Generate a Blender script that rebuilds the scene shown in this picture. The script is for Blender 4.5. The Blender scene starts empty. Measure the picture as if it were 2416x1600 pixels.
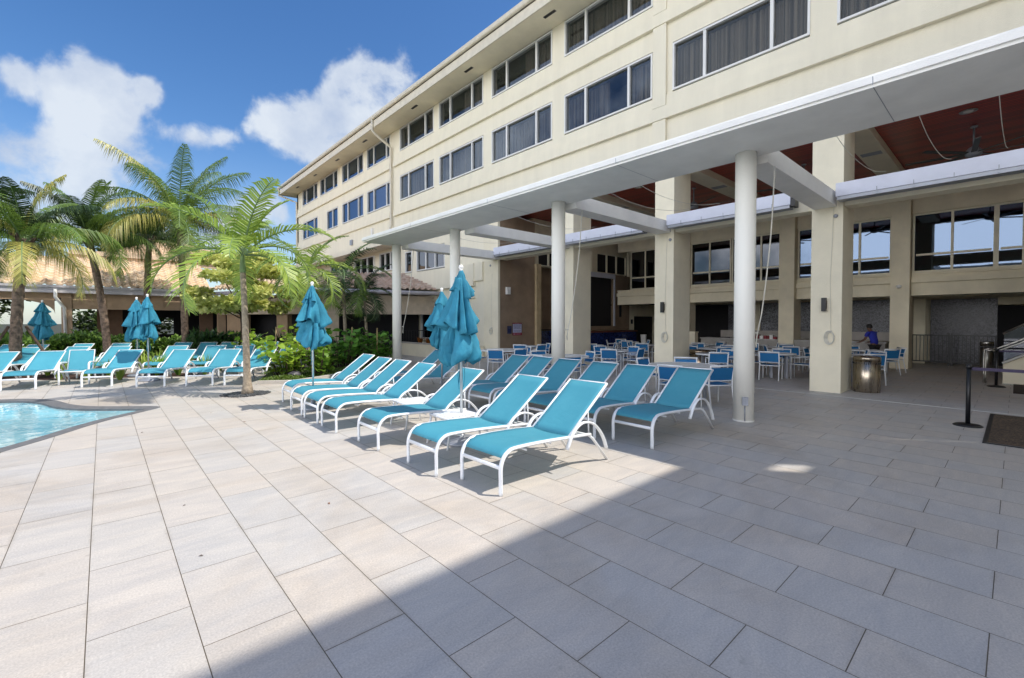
import bpy, bmesh, math, random
from mathutils import Vector, Matrix, Euler, noise
PI = math.pi
sc = bpy.context.scene
COL = sc.collection
R = math.radians

# ------------------------------------------------------------------ helpers
class MB:
    """collects shapes, then links them as ONE mesh object"""
    def __init__(s):
        s.bm = bmesh.new(); s.mi = 0; s.M = None
    def f(s, pts, mi=None):
        if s.M is not None: pts = [s.M @ Vector(p) for p in pts]
        vs = [s.bm.verts.new(p) for p in pts]
        try:
            fc = s.bm.faces.new(vs)
        except ValueError:
            return
        fc.material_index = s.mi if mi is None else mi
    def grid(s, rings, closed=True, mi=None):
        """rings: list of lists of points, joined by quads with shared vertices"""
        R_ = []
        for r in rings:
            R_.append([s.bm.verts.new((s.M @ Vector(p)) if s.M is not None else p) for p in r])
        n = len(R_[0])
        for i in range(len(R_) - 1):
            for j in range(n if closed else n - 1):
                k = (j + 1) % n
                fc = s.bm.faces.new((R_[i][j], R_[i][k], R_[i + 1][k], R_[i + 1][j]))
                fc.material_index = s.mi if mi is None else mi
                fc.smooth = True
        return R_
    def cap(s, ring, mi=None):
        try:
            fc = s.bm.faces.new(ring); fc.material_index = s.mi if mi is None else mi
        except ValueError: pass
    def box(s, x0, x1, y0, y1, z0, z1, mi=None):
        c = [(x, y, z) for z in (z0, z1) for y in (y0, y1) for x in (x0, x1)]
        if s.M is not None: c = [s.M @ Vector(p) for p in c]
        v = [s.bm.verts.new(p) for p in c]
        for q in ((0, 2, 3, 1), (4, 5, 7, 6), (0, 1, 5, 4), (2, 6, 7, 3), (0, 4, 6, 2), (1, 3, 7, 5)):
            fc = s.bm.faces.new([v[i] for i in q]); fc.material_index = s.mi if mi is None else mi
    def tube(s, pts, r, r2=None, up=None, seg=8, cap=True, mi=None):
        """sweep; r = radius (or list); r2 = half thickness across 'up' direction for a flattened section"""
        pts = [Vector(p) for p in pts]; n = len(pts)
        rs = r if isinstance(r, (list, tuple)) else [r] * n
        rings = []; pa = None
        for i, p in enumerate(pts):
            t = (pts[min(i + 1, n - 1)] - pts[max(i - 1, 0)])
            if t.length < 1e-9: t = Vector((0, 0, 1))
            t.normalize()
            if up is not None: a = Vector(up)
            elif pa is not None: a = pa
            else: a = Vector((0, 0, 1)) if abs(t.z) < .9 else Vector((1, 0, 0))
            a = (a - t * a.dot(t)).normalized(); pa = a
            b = t.cross(a)
            ra = rs[i]; rb = r2 * (rs[i] / rs[0]) if r2 else rs[i]
            rings.append([p + a * ra * math.cos(2 * PI * (j + .5) / seg) * (1.0) + b * rb * math.sin(2 * PI * (j + .5) / seg) for j in range(seg)])
        g = s.grid(rings, True, mi)
        if cap:
            s.cap(list(reversed(g[0])), mi); s.cap(g[-1], mi)
    def cyl(s, x, y, z0, z1, r0, r1=None, seg=16, mi=None):
        r1 = r0 if r1 is None else r1
        rings = [[(x + r * math.cos(2 * PI * j / seg), y + r * math.sin(2 * PI * j / seg), z) for j in range(seg)] for z, r in ((z0, r0), (z1, r1))]
        g = s.grid(rings, True, mi)
        s.cap(list(reversed(g[0])), mi); s.cap(g[-1], mi)
    def lathe(s, prof, x=0, y=0, seg=16, mi=None):
        rings = [[(x + r * math.cos(2 * PI * j / seg), y + r * math.sin(2 * PI * j / seg), z) for j in range(seg)] for r, z in prof]
        g = s.grid(rings, True, mi)
        s.cap(list(reversed(g[0])), mi); s.cap(g[-1], mi)
    def build(s, name, mats, parent=None, smooth=None, bevel=0):
        if smooth is None: pass
        if bevel:
            bmesh.ops.bevel(s.bm, geom=[e for e in s.bm.edges if len(e.link_faces) == 2 and e.calc_face_angle(0) > .6], offset=bevel, segments=2, affect='EDGES', profile=.6)
        me = bpy.data.meshes.new(name); s.bm.to_mesh(me); s.bm.free()
        if smooth is not None:
            for p in me.polygons: p.use_smooth = smooth
        for m in (mats if isinstance(mats, (list, tuple)) else [mats]): me.materials.append(m)
        o = bpy.data.objects.new(name, me); COL.objects.link(o)
        if parent is not None: o.parent = parent
        return o

def tag(o, label=None, cat=None, group=None, kind=None):
    if label: o['label'] = label
    if cat: o['category'] = cat
    if group: o['group'] = group
    if kind: o['kind'] = kind
    return o
def empty(name, loc=(0, 0, 0), rz=0, label=None, cat=None, group=None):
    o = bpy.data.objects.new(name, None); COL.objects.link(o)
    o.location = loc; o.rotation_euler = (0, 0, rz); o.empty_display_size = .1
    return tag(o, label, cat, group)
def copy_tree(o, parent=None):
    c = o.copy(); COL.objects.link(c)
    if parent is not None: c.parent = parent
    for ch in list(o.children): copy_tree(ch, c)
    return c
used = {}
def place(proto, loc, rz, label, group=None):
    """the first call moves the thing itself, the later ones copy it with its parts"""
    if proto.name not in used:
        used[proto.name] = 1; o = proto
    else: o = copy_tree(proto)
    o.location = loc; o.rotation_euler = (0, 0, rz); o['label'] = label
    if group: o['group'] = group
    return o

# ------------------------------------------------------------------ materials
def N(nt, typ, **kw):
    n = nt.nodes.new(typ)
    for k, v in kw.items():
        if k.startswith('i_'):
            key = k[2:]; key = int(key) if key.isdigit() else key
            n.inputs[key].default_value = v
        else: setattr(n, k, v)
    return n
def newmat(name):
    m = bpy.data.materials.new(name); m.use_nodes = True
    nt = m.node_tree; b = nt.nodes['Principled BSDF']
    return m, nt, b
def mat(name, col, rough=.6, metal=0, spec=.5, var=.12, vscale=3, bump=0, bscale=60, col2=None, trans=0, streak=False, rand=0, coat=0):
    m, nt, b = newmat(name); L = nt.links.new
    b.inputs['Roughness'].default_value = rough; b.inputs['Metallic'].default_value = metal
    b.inputs['Specular IOR Level'].default_value = spec
    if coat: b.inputs['Coat Weight'].default_value = coat
    tc = N(nt, 'ShaderNodeTexCoord'); src = tc.outputs['Object']
    if streak:
        mp = N(nt, 'ShaderNodeMapping'); mp.inputs['Scale'].default_value = (1, 1, .12); L(src, mp.inputs[0]); vs = mp.outputs[0]
    else: vs = src
    c = tuple(col) + (1,)
    c2 = tuple(col2) + (1,) if col2 else tuple(x * (1 - var * 2.2) for x in col) + (1,)
    nz = N(nt, 'ShaderNodeTexNoise', i_Scale=vscale, i_Detail=5, i_Roughness=.62); L(vs, nz.inputs['Vector'])
    cr = N(nt, 'ShaderNodeValToRGB'); cr.color_ramp.elements[0].position = .3; cr.color_ramp.elements[1].position = .68
    cr.color_ramp.elements[0].color = c2; cr.color_ramp.elements[1].color = c
    L(nz.outputs['Fac'], cr.inputs[0]); out = cr.outputs[0]
    if rand:
        oi = N(nt, 'ShaderNodeObjectInfo'); hs = N(nt, 'ShaderNodeHueSaturation')
        mr = N(nt, 'ShaderNodeMapRange'); mr.inputs['To Min'].default_value = 1 - rand; mr.inputs['To Max'].default_value = 1 + rand
        L(oi.outputs['Random'], mr.inputs[0]); L(mr.outputs[0], hs.inputs['Value']); L(out, hs.inputs['Color']); out = hs.outputs[0]
    L(out, b.inputs['Base Color'])
    rr = N(nt, 'ShaderNodeMapRange'); rr.inputs['To Min'].default_value = max(0, rough - .08); rr.inputs['To Max'].default_value = min(1, rough + .1)
    L(nz.outputs['Fac'], rr.inputs[0]); L(rr.outputs[0], b.inputs['Roughness'])
    if bump:
        n2 = N(nt, 'ShaderNodeTexNoise', i_Scale=bscale, i_Detail=4); L(src, n2.inputs['Vector'])
        bp = N(nt, 'ShaderNodeBump', i_Strength=bump, i_Distance=.02); L(n2.outputs['Fac'], bp.inputs['Height']); L(bp.outputs[0], b.inputs['Normal'])
    if trans:
        tr = N(nt, 'ShaderNodeBsdfTranslucent'); L(out, tr.inputs['Color'])
        ms = N(nt, 'ShaderNodeMixShader', i_0=trans); o = nt.nodes['Material Output']
        L(b.outputs[0], ms.inputs[1]); L(tr.outputs[0], ms.inputs[2]); L(ms.outputs[0], o.inputs['Surface'])
    return m

STUCCO = mat('cream_stucco', (.87, .81, .65), .85, var=.04, vscale=2.2, bump=.45, bscale=70, streak=True)
STUCCO_P = mat('pale_stucco', (.88, .81, .63), .85, var=.05, vscale=1.5, bump=.35, bscale=60)
STUCCO_IN = mat('interior_stucco', (.90, .82, .62), .88, var=.08, vscale=1.2, bump=.3, bscale=70)
TAN = mat('tan_stucco', (.34, .245, .165), .88, var=.14, vscale=1.6, bump=.5, bscale=45)  # the side wall's brown from the lighting is put into this colour
TANW = mat('wood_tan_panel', (.42, .28, .15), .7, var=.15, vscale=2, streak=True)
WHITE = mat('white_paint', (.90, .89, .86), .6, var=.05, vscale=1.8, bump=.12, bscale=40)
COLM = mat('column_paint', (.90, .885, .82), .6, var=.05, vscale=1.0, bump=.15, bscale=30, streak=True)
GUTTER = mat('gutter_paint', (.74, .68, .55), .5, var=.08, vscale=4)
FRAME = mat('window_frame_white', (.78, .78, .76), .4, var=.04)
FRAME_C = mat('window_frame_cream', (.84, .78, .60), .45, var=.06)
POWDER = mat('white_powdercoat', (.82, .84, .86), .32, var=.04, vscale=6)
SILVER = mat('brushed_metal', (.62, .60, .56), .28, metal=1, var=.15, vscale=10, streak=True)
POLE = mat('pole_aluminium', (.62, .66, .68), .3, metal=.7, var=.1)
BLACK = mat('black_metal', (.010, .011, .014), .4, var=.2)
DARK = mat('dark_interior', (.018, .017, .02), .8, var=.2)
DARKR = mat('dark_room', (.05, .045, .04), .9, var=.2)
SHADE = mat('rolled_vinyl', (.66, .68, .78), .45, var=.06, vscale=2, bump=.2, bscale=4)
SHADEM = mat('grey_track', (.35, .37, .42), .4, metal=.3, var=.1)
ROPE = mat('white_rope', (.72, .70, .62), .8, var=.1)
COAT = mat('dark_stone_coping', (.16, .16, .165), .75, var=.15, vscale=8, bump=.2, bscale=80)
PEBBLE = mat('dark_pebble', (.09, .095, .10), .45, var=.35, vscale=18, rand=.2)
MULCH = mat('red_mulch', (.10, .045, .028), .95, var=.4, vscale=20, bump=1, bscale=90)
SOIL = mat('ground_soil', (.06, .065, .035), .95, var=.4, vscale=2, bump=.6, bscale=20)
CURB = mat('pale_kerb', (.50, .46, .41), .8, var=.1, vscale=4)
ORANGE = mat('warm_glass_lamp', (.75, .42, .12), .4, var=.2)
BLUEM = mat('navy_sign', (.012, .02, .09), .4, var=.1)
REDM = mat('red_sign', (.30, .02, .035), .4, var=.1)
SIGNW = mat('sign_panel', (.60, .61, .78), .4, var=.08)
INK = mat('sign_ink', (.03, .04, .22), .5, var=.1)
SKIN = mat('skin', (.17, .085, .05), .55, var=.08)
SHIRT = mat('royal_blue_cloth', (.02, .035, .40), .8, var=.15, bump=.2, bscale=20)
TROUSER = mat('black_cloth', (.02, .02, .024), .8, var=.15)
HAIR = mat('dark_hair', (.012, .010, .010), .6, var=.3)
BAMBOO = mat('bamboo_stake', (.45, .33, .15), .6, var=.2, vscale=10)

def sling_mat(name, col, col2):
    m, nt, b = newmat(name); L = nt.links.new
    tc = N(nt, 'ShaderNodeTexCoord')
    w1 = N(nt, 'ShaderNodeTexNoise', i_Scale=3.2, i_Detail=6, i_Roughness=.7); L(tc.outputs['Object'], w1.inputs[0])
    w2 = N(nt, 'ShaderNodeTexNoise', i_Scale=260, i_Detail=1); L(tc.outputs['Object'], w2.inputs[0])
    mx = N(nt, 'ShaderNodeMix', data_type='RGBA'); mx.inputs['A'].default_value = tuple(col) + (1,); mx.inputs['B'].default_value = tuple(col2) + (1,)
    mm = N(nt, 'ShaderNodeMath', operation='MULTIPLY_ADD', i_1=.35); L(w2.outputs[0], mm.inputs[0]); 
    m2 = N(nt, 'ShaderNodeMath', operation='MULTIPLY', i_1=.65); L(w1.outputs[0], m2.inputs[0]); L(m2.outputs[0], mm.inputs[2])
    L(mm.outputs[0], mx.inputs['Factor'])
    oi = N(nt, 'ShaderNodeObjectInfo'); hs = N(nt, 'ShaderNodeHueSaturation'); mr = N(nt, 'ShaderNodeMapRange'); mr.inputs['To Min'].default_value = .92; mr.inputs['To Max'].default_value = 1.08
    L(oi.outputs['Random'], mr.inputs[0]); L(mr.outputs[0], hs.inputs['Value']); L(mx.outputs['Result'], hs.inputs['Color'])
    L(hs.outputs[0], b.inputs['Base Color']); b.inputs['Roughness'].default_value = .62
    bp = N(nt, 'ShaderNodeBump', i_Strength=.25, i_Distance=.002); L(w2.outputs[0], bp.inputs['Height']); bq = N(nt, 'ShaderNodeBump', i_Strength=.5, i_Distance=.02); L(w1.outputs[0], bq.inputs['Height']); L(bp.outputs[0], bq.inputs['Normal']); L(bq.outputs[0], b.inputs['Normal'])
    tr = N(nt, 'ShaderNodeBsdfTranslucent'); L(hs.outputs[0], tr.inputs['Color'])
    ms = N(nt, 'ShaderNodeMixShader', i_0=.25); o = nt.nodes['Material Output']
    L(b.outputs[0], ms.inputs[1]); L(tr.outputs[0], ms.inputs[2]); L(ms.outputs[0], o.inputs['Surface'])
    return m
SLING = sling_mat('turquoise_sling', (.045, .31, .43), (.12, .45, .56))
SLINGB = sling_mat('blue_chair_sling', (.012, .16, .42), (.02, .20, .46))
CANVAS = mat('turquoise_canvas', (.042, .31, .46), .8, var=.14, vscale=4, bump=.3, bscale=25, trans=.18)

def glass_mat(name, tint, base=.10, rough=.02, grazing=.75, gcol=(.85, .9, 1)):
    """window pane: transparent with a fresnel mirror, cheap and noise free"""
    m, nt, b = newmat(name); L = nt.links.new; nt.nodes.remove(b)
    tr = N(nt, 'ShaderNodeBsdfTransparent'); tr.inputs[0].default_value = tuple(tint) + (1,)
    gl = N(nt, 'ShaderNodeBsdfGlossy'); gl.inputs['Roughness'].default_value = rough; gl.inputs['Color'].default_value = tuple(gcol) + (1,)
    tc = N(nt, 'ShaderNodeTexCoord'); nz = N(nt, 'ShaderNodeTexNoise', i_Scale=.9, i_Detail=2); L(tc.outputs['Object'], nz.inputs[0])
    bp = N(nt, 'ShaderNodeBump', i_Strength=.05, i_Distance=.02); L(nz.outputs['Fac'], bp.inputs['Height']); L(bp.outputs[0], gl.inputs['Normal'])
    lw = N(nt, 'ShaderNodeLayerWeight', i_Blend=.35); mr = N(nt, 'ShaderNodeMapRange'); mr.inputs['To Min'].default_value = base; mr.inputs['To Max'].default_value = grazing
    L(lw.outputs['Fresnel'], mr.inputs[0])
    ms = N(nt, 'ShaderNodeMixShader'); L(mr.outputs[0], ms.inputs[0]); L(tr.outputs[0], ms.inputs[1]); L(gl.outputs[0], ms.inputs[2])
    L(ms.outputs[0], nt.nodes['Material Output'].inputs['Surface'])
    return m
GLASS = glass_mat('window_glass', (.84, .85, .86), .02, grazing=.38, gcol=(.40, .46, .52))
GLASSD = glass_mat('dark_window_glass', (.16, .17, .20), .20, grazing=.85, gcol=(.45, .60, .85))
GLASSK = glass_mat('black_window_glass', (.08, .09, .11), .07, grazing=.6)
DARKP = mat('black_pane', (.01, .011, .014), .05, var=.2)
GLASSR = glass_mat('rail_glass', (.75, .86, .84), .12)

def deck_mat():
    m, nt, b = newmat('porcelain_paver'); L = nt.links.new
    geo = N(nt, 'ShaderNodeNewGeometry')
    sp = N(nt, 'ShaderNodeSeparateXYZ'); L(geo.outputs['Position'], sp.inputs[0])
    u = N(nt, 'ShaderNodeMath', operation='SUBTRACT', i_1=2.3575 - 91.5); L(sp.outputs['Y'], u.inputs[0])
    v = N(nt, 'ShaderNodeMath', operation='SUBTRACT', i_1=1.282 - 91.52); L(sp.outputs['X'], v.inputs[0])
    cb = N(nt, 'ShaderNodeCombineXYZ'); L(u.outputs[0], cb.inputs[0]); L(v.outputs[0], cb.inputs[1])
    br = N(nt, 'ShaderNodeTexBrick'); br.offset = .5; br.squash = 1
    for k, val in (('Scale', 1), ('Mortar Size', .0026), ('Mortar Smooth', .1), ('Bias', 0), ('Brick Width', .915), ('Row Height', .4576)): br.inputs[k].default_value = val
    br.inputs['Color1'].default_value = (0, 0, 0, 1); br.inputs['Color2'].default_value = (1, 1, 1, 1); br.inputs['Mortar'].default_value = (.5, .5, .5, 1)
    L(cb.outputs[0], br.inputs['Vector'])
    # per tile tint
    cr = N(nt, 'ShaderNodeValToRGB'); e = cr.color_ramp.elements
    e[0].position = 0; e[0].color = (.52, .490, .455, 1); e[1].position = 1; e[1].color = (.545, .498, .448, 1)
    for p, c in ((.3, (.515, .492, .466, 1)), (.55, (.545, .496, .446, 1)), (.8, (.53, .49, .445, 1))):
        x = cr.color_ramp.elements.new(p); x.color = c
    L(br.outputs['Color'], cr.inputs[0])
    # veins running across the tile, shifted from tile to tile
    ad = N(nt, 'ShaderNodeVectorMath', operation='ADD'); L(geo.outputs['Position'], ad.inputs[0])
    sh = N(nt, 'ShaderNodeVectorMath', operation='SCALE', i_Scale=7.0); L(br.outputs['Color'], sh.inputs[0]); L(sh.outputs[0], ad.inputs[1])
    mp = N(nt, 'ShaderNodeMapping'); mp.inputs['Scale'].default_value = (1.0, 3.4, 1); mp.inputs['Rotation'].default_value = (0, 0, .35); L(ad.outputs[0], mp.inputs[0])
    vn = N(nt, 'ShaderNodeTexNoise', i_Scale=1.6, i_Detail=9, i_Roughness=.66, i_Distortion=.8); L(mp.outputs[0], vn.inputs[0])
    vr = N(nt, 'ShaderNodeValToRGB'); vr.color_ramp.elements[0].position = .34; vr.color_ramp.elements[1].position = .66
    vr.color_ramp.elements[0].color = (.84, .85, .875, 1); vr.color_ramp.elements[1].color = (1.05, 1.03, 1.0, 1); L(vn.outputs['Fac'], vr.inputs[0])
    m1 = N(nt, 'ShaderNodeMix', data_type='RGBA', blend_type='MULTIPLY'); m1.inputs['Factor'].default_value = .85; L(cr.outputs[0], m1.inputs['A']); L(vr.outputs[0], m1.inputs['B'])
    gn = N(nt, 'ShaderNodeTexNoise', i_Scale=85, i_Detail=4, i_Roughness=.7); L(geo.outputs['Position'], gn.inputs[0])
    gr = N(nt, 'ShaderNodeMapRange'); gr.inputs['From Min'].default_value = .3; gr.inputs['From Max'].default_value = .7; gr.inputs['To Min'].default_value = .78; gr.inputs['To Max'].default_value = 1.16; L(gn.outputs['Fac'], gr.inputs[0])
    m2 = N(nt, 'ShaderNodeMix', data_type='RGBA', blend_type='MULTIPLY'); m2.inputs['Factor'].default_value = 1; L(m1.outputs['Result'], m2.inputs['A']); L(gr.outputs[0], m2.inputs['B'])
    # broad stains
    sn = N(nt, 'ShaderNodeTexNoise', i_Scale=.45, i_Detail=6, i_Roughness=.6, i_Distortion=1.2); L(geo.outputs['Position'], sn.inputs[0])
    sr = N(nt, 'ShaderNodeValToRGB'); sr.color_ramp.elements[0].position = .33; sr.color_ramp.elements[1].position = .5
    sr.color_ramp.elements[0].color = (.84, .79, .73, 1); sr.color_ramp.elements[1].color = (1, 1, 1, 1); L(sn.outputs['Fac'], sr.inputs[0])
    m3 = N(nt, 'ShaderNodeMix', data_type='RGBA', blend_type='MULTIPLY'); m3.inputs['Factor'].default_value = .7; L(m2.outputs['Result'], m3.inputs['A']); L(sr.outputs[0], m3.inputs['B'])
    # grime that gathers along some joints and a few dark drips
    bj = N(nt, 'ShaderNodeTexBrick'); bj.offset = .5
    for k, val in (('Scale', 1), ('Mortar Size', .03), ('Mortar Smooth', 1.0), ('Bias', 0), ('Brick Width', .915), ('Row Height', .4576)): bj.inputs[k].default_value = val
    L(cb.outputs[0], bj.inputs['Vector'])
    jn = N(nt, 'ShaderNodeTexNoise', i_Scale=1.3, i_Detail=7, i_Roughness=.7); L(geo.outputs['Position'], jn.inputs[0])
    jr = N(nt, 'ShaderNodeMapRange'); jr.inputs['From Min'].default_value = .48; jr.inputs['From Max'].default_value = .72; jr.inputs['To Max'].default_value = .55; L(jn.outputs['Fac'], jr.inputs[0])
    jm = N(nt, 'ShaderNodeMath', operation='MULTIPLY'); L(bj.outputs['Fac'], jm.inputs[0]); L(jr.outputs[0], jm.inputs[1])
    m4 = N(nt, 'ShaderNodeMix', data_type='RGBA'); m4.inputs['B'].default_value = (.26, .215, .16, 1); L(jm.outputs[0], m4.inputs['Factor']); L(m3.outputs['Result'], m4.inputs['A'])
    dn_ = N(nt, 'ShaderNodeTexNoise', i_Scale=7, i_Detail=3); L(geo.outputs['Position'], dn_.inputs[0])
    dr_ = N(nt, 'ShaderNodeMapRange'); dr_.inputs['From Min'].default_value = .70; dr_.inputs['From Max'].default_value = .78; dr_.inputs['To Max'].default_value = .30; L(dn_.outputs['Fac'], dr_.inputs[0])
    m5 = N(nt, 'ShaderNodeMix', data_type='RGBA'); m5.inputs['B'].default_value = (.20, .18, .16, 1); L(dr_.outputs[0], m5.inputs['Factor']); L(m4.outputs['Result'], m5.inputs['A'])
    mo = N(nt, 'ShaderNodeMix', data_type='RGBA'); mo.inputs['B'].default_value = (.10, .08, .055, 1); L(br.outputs['Fac'], mo.inputs['Factor']); L(m5.outputs['Result'], mo.inputs['A'])
    L(mo.outputs['Result'], b.inputs['Base Color'])
    rr = N(nt, 'ShaderNodeMapRange'); rr.inputs['To Min'].default_value = .42; rr.inputs['To Max'].default_value = .62; L(vn.outputs['Fac'], rr.inputs[0]); L(rr.outputs[0], b.inputs['Roughness'])
    b.inputs['Specular IOR Level'].default_value = .35
    hm = N(nt, 'ShaderNodeMath', operation='MULTIPLY_ADD', i_1=-1.0); L(br.outputs['Fac'], hm.inputs[0])
    g2 = N(nt, 'ShaderNodeMath', operation='MULTIPLY', i_1=.18); L(gn.outputs['Fac'], g2.inputs[0]); L(g2.outputs[0], hm.inputs[2])
    bp = N(nt, 'ShaderNodeBump', i_Strength=.5, i_Distance=.004); L(hm.outputs[0], bp.inputs['Height']); L(bp.outputs[0], b.inputs['Normal'])
    return m
DECK = deck_mat()

def water_mat():
    m, nt, b = newmat('pool_water'); L = nt.links.new
    geo = N(nt, 'ShaderNodeNewGeometry')
    n1 = N(nt, 'ShaderNodeTexNoise', i_Scale=1.1, i_Detail=3, i_Distortion=.8); L(geo.outputs['Position'], n1.inputs[0])
    cr = N(nt, 'ShaderNodeValToRGB'); cr.color_ramp.elements[0].position = .35; cr.color_ramp.elements[1].position = .65
    cr.color_ramp.elements[0].color = (.13, .37, .46, 1); cr.color_ramp.elements[1].color = (.33, .60, .66, 1); L(n1.outputs['Fac'], cr.inputs[0])
    vo = N(nt, 'ShaderNodeTexVoronoi', i_Scale=3.2, feature='DISTANCE_TO_EDGE'); wv = N(nt, 'ShaderNodeVectorMath', operation='ADD'); wn_ = N(nt, 'ShaderNodeTexNoise', i_Scale=2.2, i_Detail=3); L(geo.outputs['Position'], wn_.inputs[0]); L(geo.outputs['Position'], wv.inputs[0]); L(wn_.outputs['Color'], wv.inputs[1]); L(wv.outputs[0], vo.inputs['Vector'])
    vr_ = N(nt, 'ShaderNodeMapRange'); vr_.inputs['From Min'].default_value = .09; vr_.inputs['From Max'].default_value = 0; vr_.inputs['To Max'].default_value = .45; L(vo.outputs['Distance'], vr_.inputs[0])
    mc = N(nt, 'ShaderNodeMix', data_type='RGBA'); mc.inputs['B'].default_value = (.72, .88, .88, 1); L(vr_.outputs[0], mc.inputs['Factor']); L(cr.outputs[0], mc.inputs['A'])  # pale web of caustic light painted into the water colour
    L(mc.outputs['Result'], b.inputs['Base Color']); b.inputs['Roughness'].default_value = .015; b.inputs['Specular IOR Level'].default_value = 1.0
    n2 = N(nt, 'ShaderNodeTexNoise', i_Scale=5, i_Detail=2); L(geo.outputs['Position'], n2.inputs[0])
    bp = N(nt, 'ShaderNodeBump', i_Strength=.10, i_Distance=.05); L(n2.outputs['Fac'], bp.inputs['Height']); L(bp.outputs[0], b.inputs['Normal'])
    return m
WATER = water_mat()

def tile_mat(name, a, bcol, ax='X'):
    """barrel roof tiles: rolled rows, colour changing from tile to tile"""
    m, nt, b = newmat(name); L = nt.links.new
    tc = N(nt, 'ShaderNodeTexCoord')
    vo = N(nt, 'ShaderNodeTexVoronoi', i_Scale=3.2); L(tc.outputs['Object'], vo.inputs['Vector'])
    sp = N(nt, 'ShaderNodeSeparateColor'); L(vo.outputs['Color'], sp.inputs[0])
    nz = N(nt, 'ShaderNodeTexNoise', i_Scale=2, i_Detail=6); L(tc.outputs['Object'], nz.inputs[0])
    mx = N(nt, 'ShaderNodeMix', data_type='RGBA'); mx.inputs['A'].default_value = tuple(a) + (1,); mx.inputs['B'].default_value = tuple(bcol) + (1,); L(sp.outputs[0], mx.inputs['Factor'])
    m2 = N(nt, 'ShaderNodeMix', data_type='RGBA', blend_type='MULTIPLY'); m2.inputs['Factor'].default_value = .5; L(mx.outputs['Result'], m2.inputs['A']); L(nz.outputs['Fac'], m2.inputs['B'])
    L(m2.outputs['Result'], b.inputs['Base Color']); b.inputs['Roughness'].default_value = .8
    return m
TILE = tile_mat('clay_tile', (.90, .64, .42), (.94, .78, .58))
TILE2 = tile_mat('brown_clay_tile', (.60, .42, .32), (.74, .58, .47))  # darker, browner clay tile mix
TILE3 = tile_mat('far_clay_tile', (.82, .58, .38), (.90, .70, .48))

def mosaic(name, a, b_, scale, rough=.3):
    m, nt, b = newmat(name); L = nt.links.new
    tc = N(nt, 'ShaderNodeTexCoord'); vo = N(nt, 'ShaderNodeTexVoronoi', i_Scale=scale); L(tc.outputs['Object'], vo.inputs['Vector'])
    nz = N(nt, 'ShaderNodeTexNoise', i_Scale=1.5, i_Detail=5); L(tc.outputs['Object'], nz.inputs[0])
    sp = N(nt, 'ShaderNodeSeparateColor'); L(vo.outputs['Color'], sp.inputs[0])
    ml = N(nt, 'ShaderNodeMath', operation='MULTIPLY'); L(sp.outputs[0], ml.inputs[0]); L(nz.outputs['Fac'], ml.inputs[1])
    mx = N(nt, 'ShaderNodeMix', data_type='RGBA'); mx.inputs['A'].default_value = tuple(a) + (1,); mx.inputs['B'].default_value = tuple(b_) + (1,); L(ml.outputs[0], mx.inputs['Factor'])
    L(mx.outputs['Result'], b.inputs['Base Color']); b.inputs['Roughness'].default_value = rough
    return m
MOSAIC = mosaic('slate_mosaic', (.03, .03, .035), (.40, .40, .46), 26)
BLUET = mosaic('blue_glass_tile', (.006, .010, .05), (.05, .10, .40), 18, .15)
COUNTER = mat('grey_counter', (.38, .36, .33), .4, var=.1)

def wood_ceiling():
    m, nt, b = newmat('red_slat_ceiling'); L = nt.links.new
    geo = N(nt, 'ShaderNodeNewGeometry'); sp = N(nt, 'ShaderNodeSeparateXYZ'); L(geo.outputs['Position'], sp.inputs[0])
    fr = N(nt, 'ShaderNodeMath', operation='MULTIPLY', i_1=9.0); L(sp.outputs['X'], fr.inputs[0])
    f2 = N(nt, 'ShaderNodeMath', operation='FRACT'); L(fr.outputs[0], f2.inputs[0])
    fl = N(nt, 'ShaderNodeMath', operation='FLOOR'); L(fr.outputs[0], fl.inputs[0])
    wn = N(nt, 'ShaderNodeTexWhiteNoise', noise_dimensions='1D'); L(fl.outputs[0], wn.inputs['W'])
    cr = N(nt, 'ShaderNodeValToRGB'); cr.color_ramp.elements[0].color = (.28, .022, .012, 1); cr.color_ramp.elements[1].color = (.50, .045, .022, 1); L(wn.outputs['Value'], cr.inputs[0])
    gt = N(nt, 'ShaderNodeMath', operation='GREATER_THAN', i_1=.80); L(f2.outputs[0], gt.inputs[0])
    mx = N(nt, 'ShaderNodeMix', data_type='RGBA'); mx.inputs['B'].default_value = (.02, .006, .004, 1); L(gt.outputs[0], mx.inputs['Factor']); L(cr.outputs[0], mx.inputs['A'])
    L(mx.outputs['Result'], b.inputs['Base Color']); b.inputs['Roughness'].default_value = .35
    return m
CEIL = wood_ceiling()

def curtain_mat():
    m, nt, b = newmat('drape_fabric'); L = nt.links.new
    geo = N(nt, 'ShaderNodeNewGeometry'); sp = N(nt, 'ShaderNodeSeparateXYZ'); L(geo.outputs['Position'], sp.inputs[0])
    nz = N(nt, 'ShaderNodeTexNoise', noise_dimensions='1D', i_Scale=11, i_Detail=3); L(sp.outputs['Y'], nz.inputs['W'])
    cr = N(nt, 'ShaderNodeValToRGB'); cr.color_ramp.elements[0].position = .35; cr.color_ramp.elements[1].position = .65
    cr.color_ramp.elements[0].color = (.05, .043, .033, 1); cr.color_ramp.elements[1].color = (.27, .225, .165, 1); L(nz.outputs['Fac'], cr.inputs[0])
    L(cr.outputs[0], b.inputs['Base Color']); b.inputs['Roughness'].default_value = .9
    return m
DRAPE = curtain_mat()
MATM = mosaic('entrance_mat', (.022, .015, .011), (.26, .17, .10), 60, .95)

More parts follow.
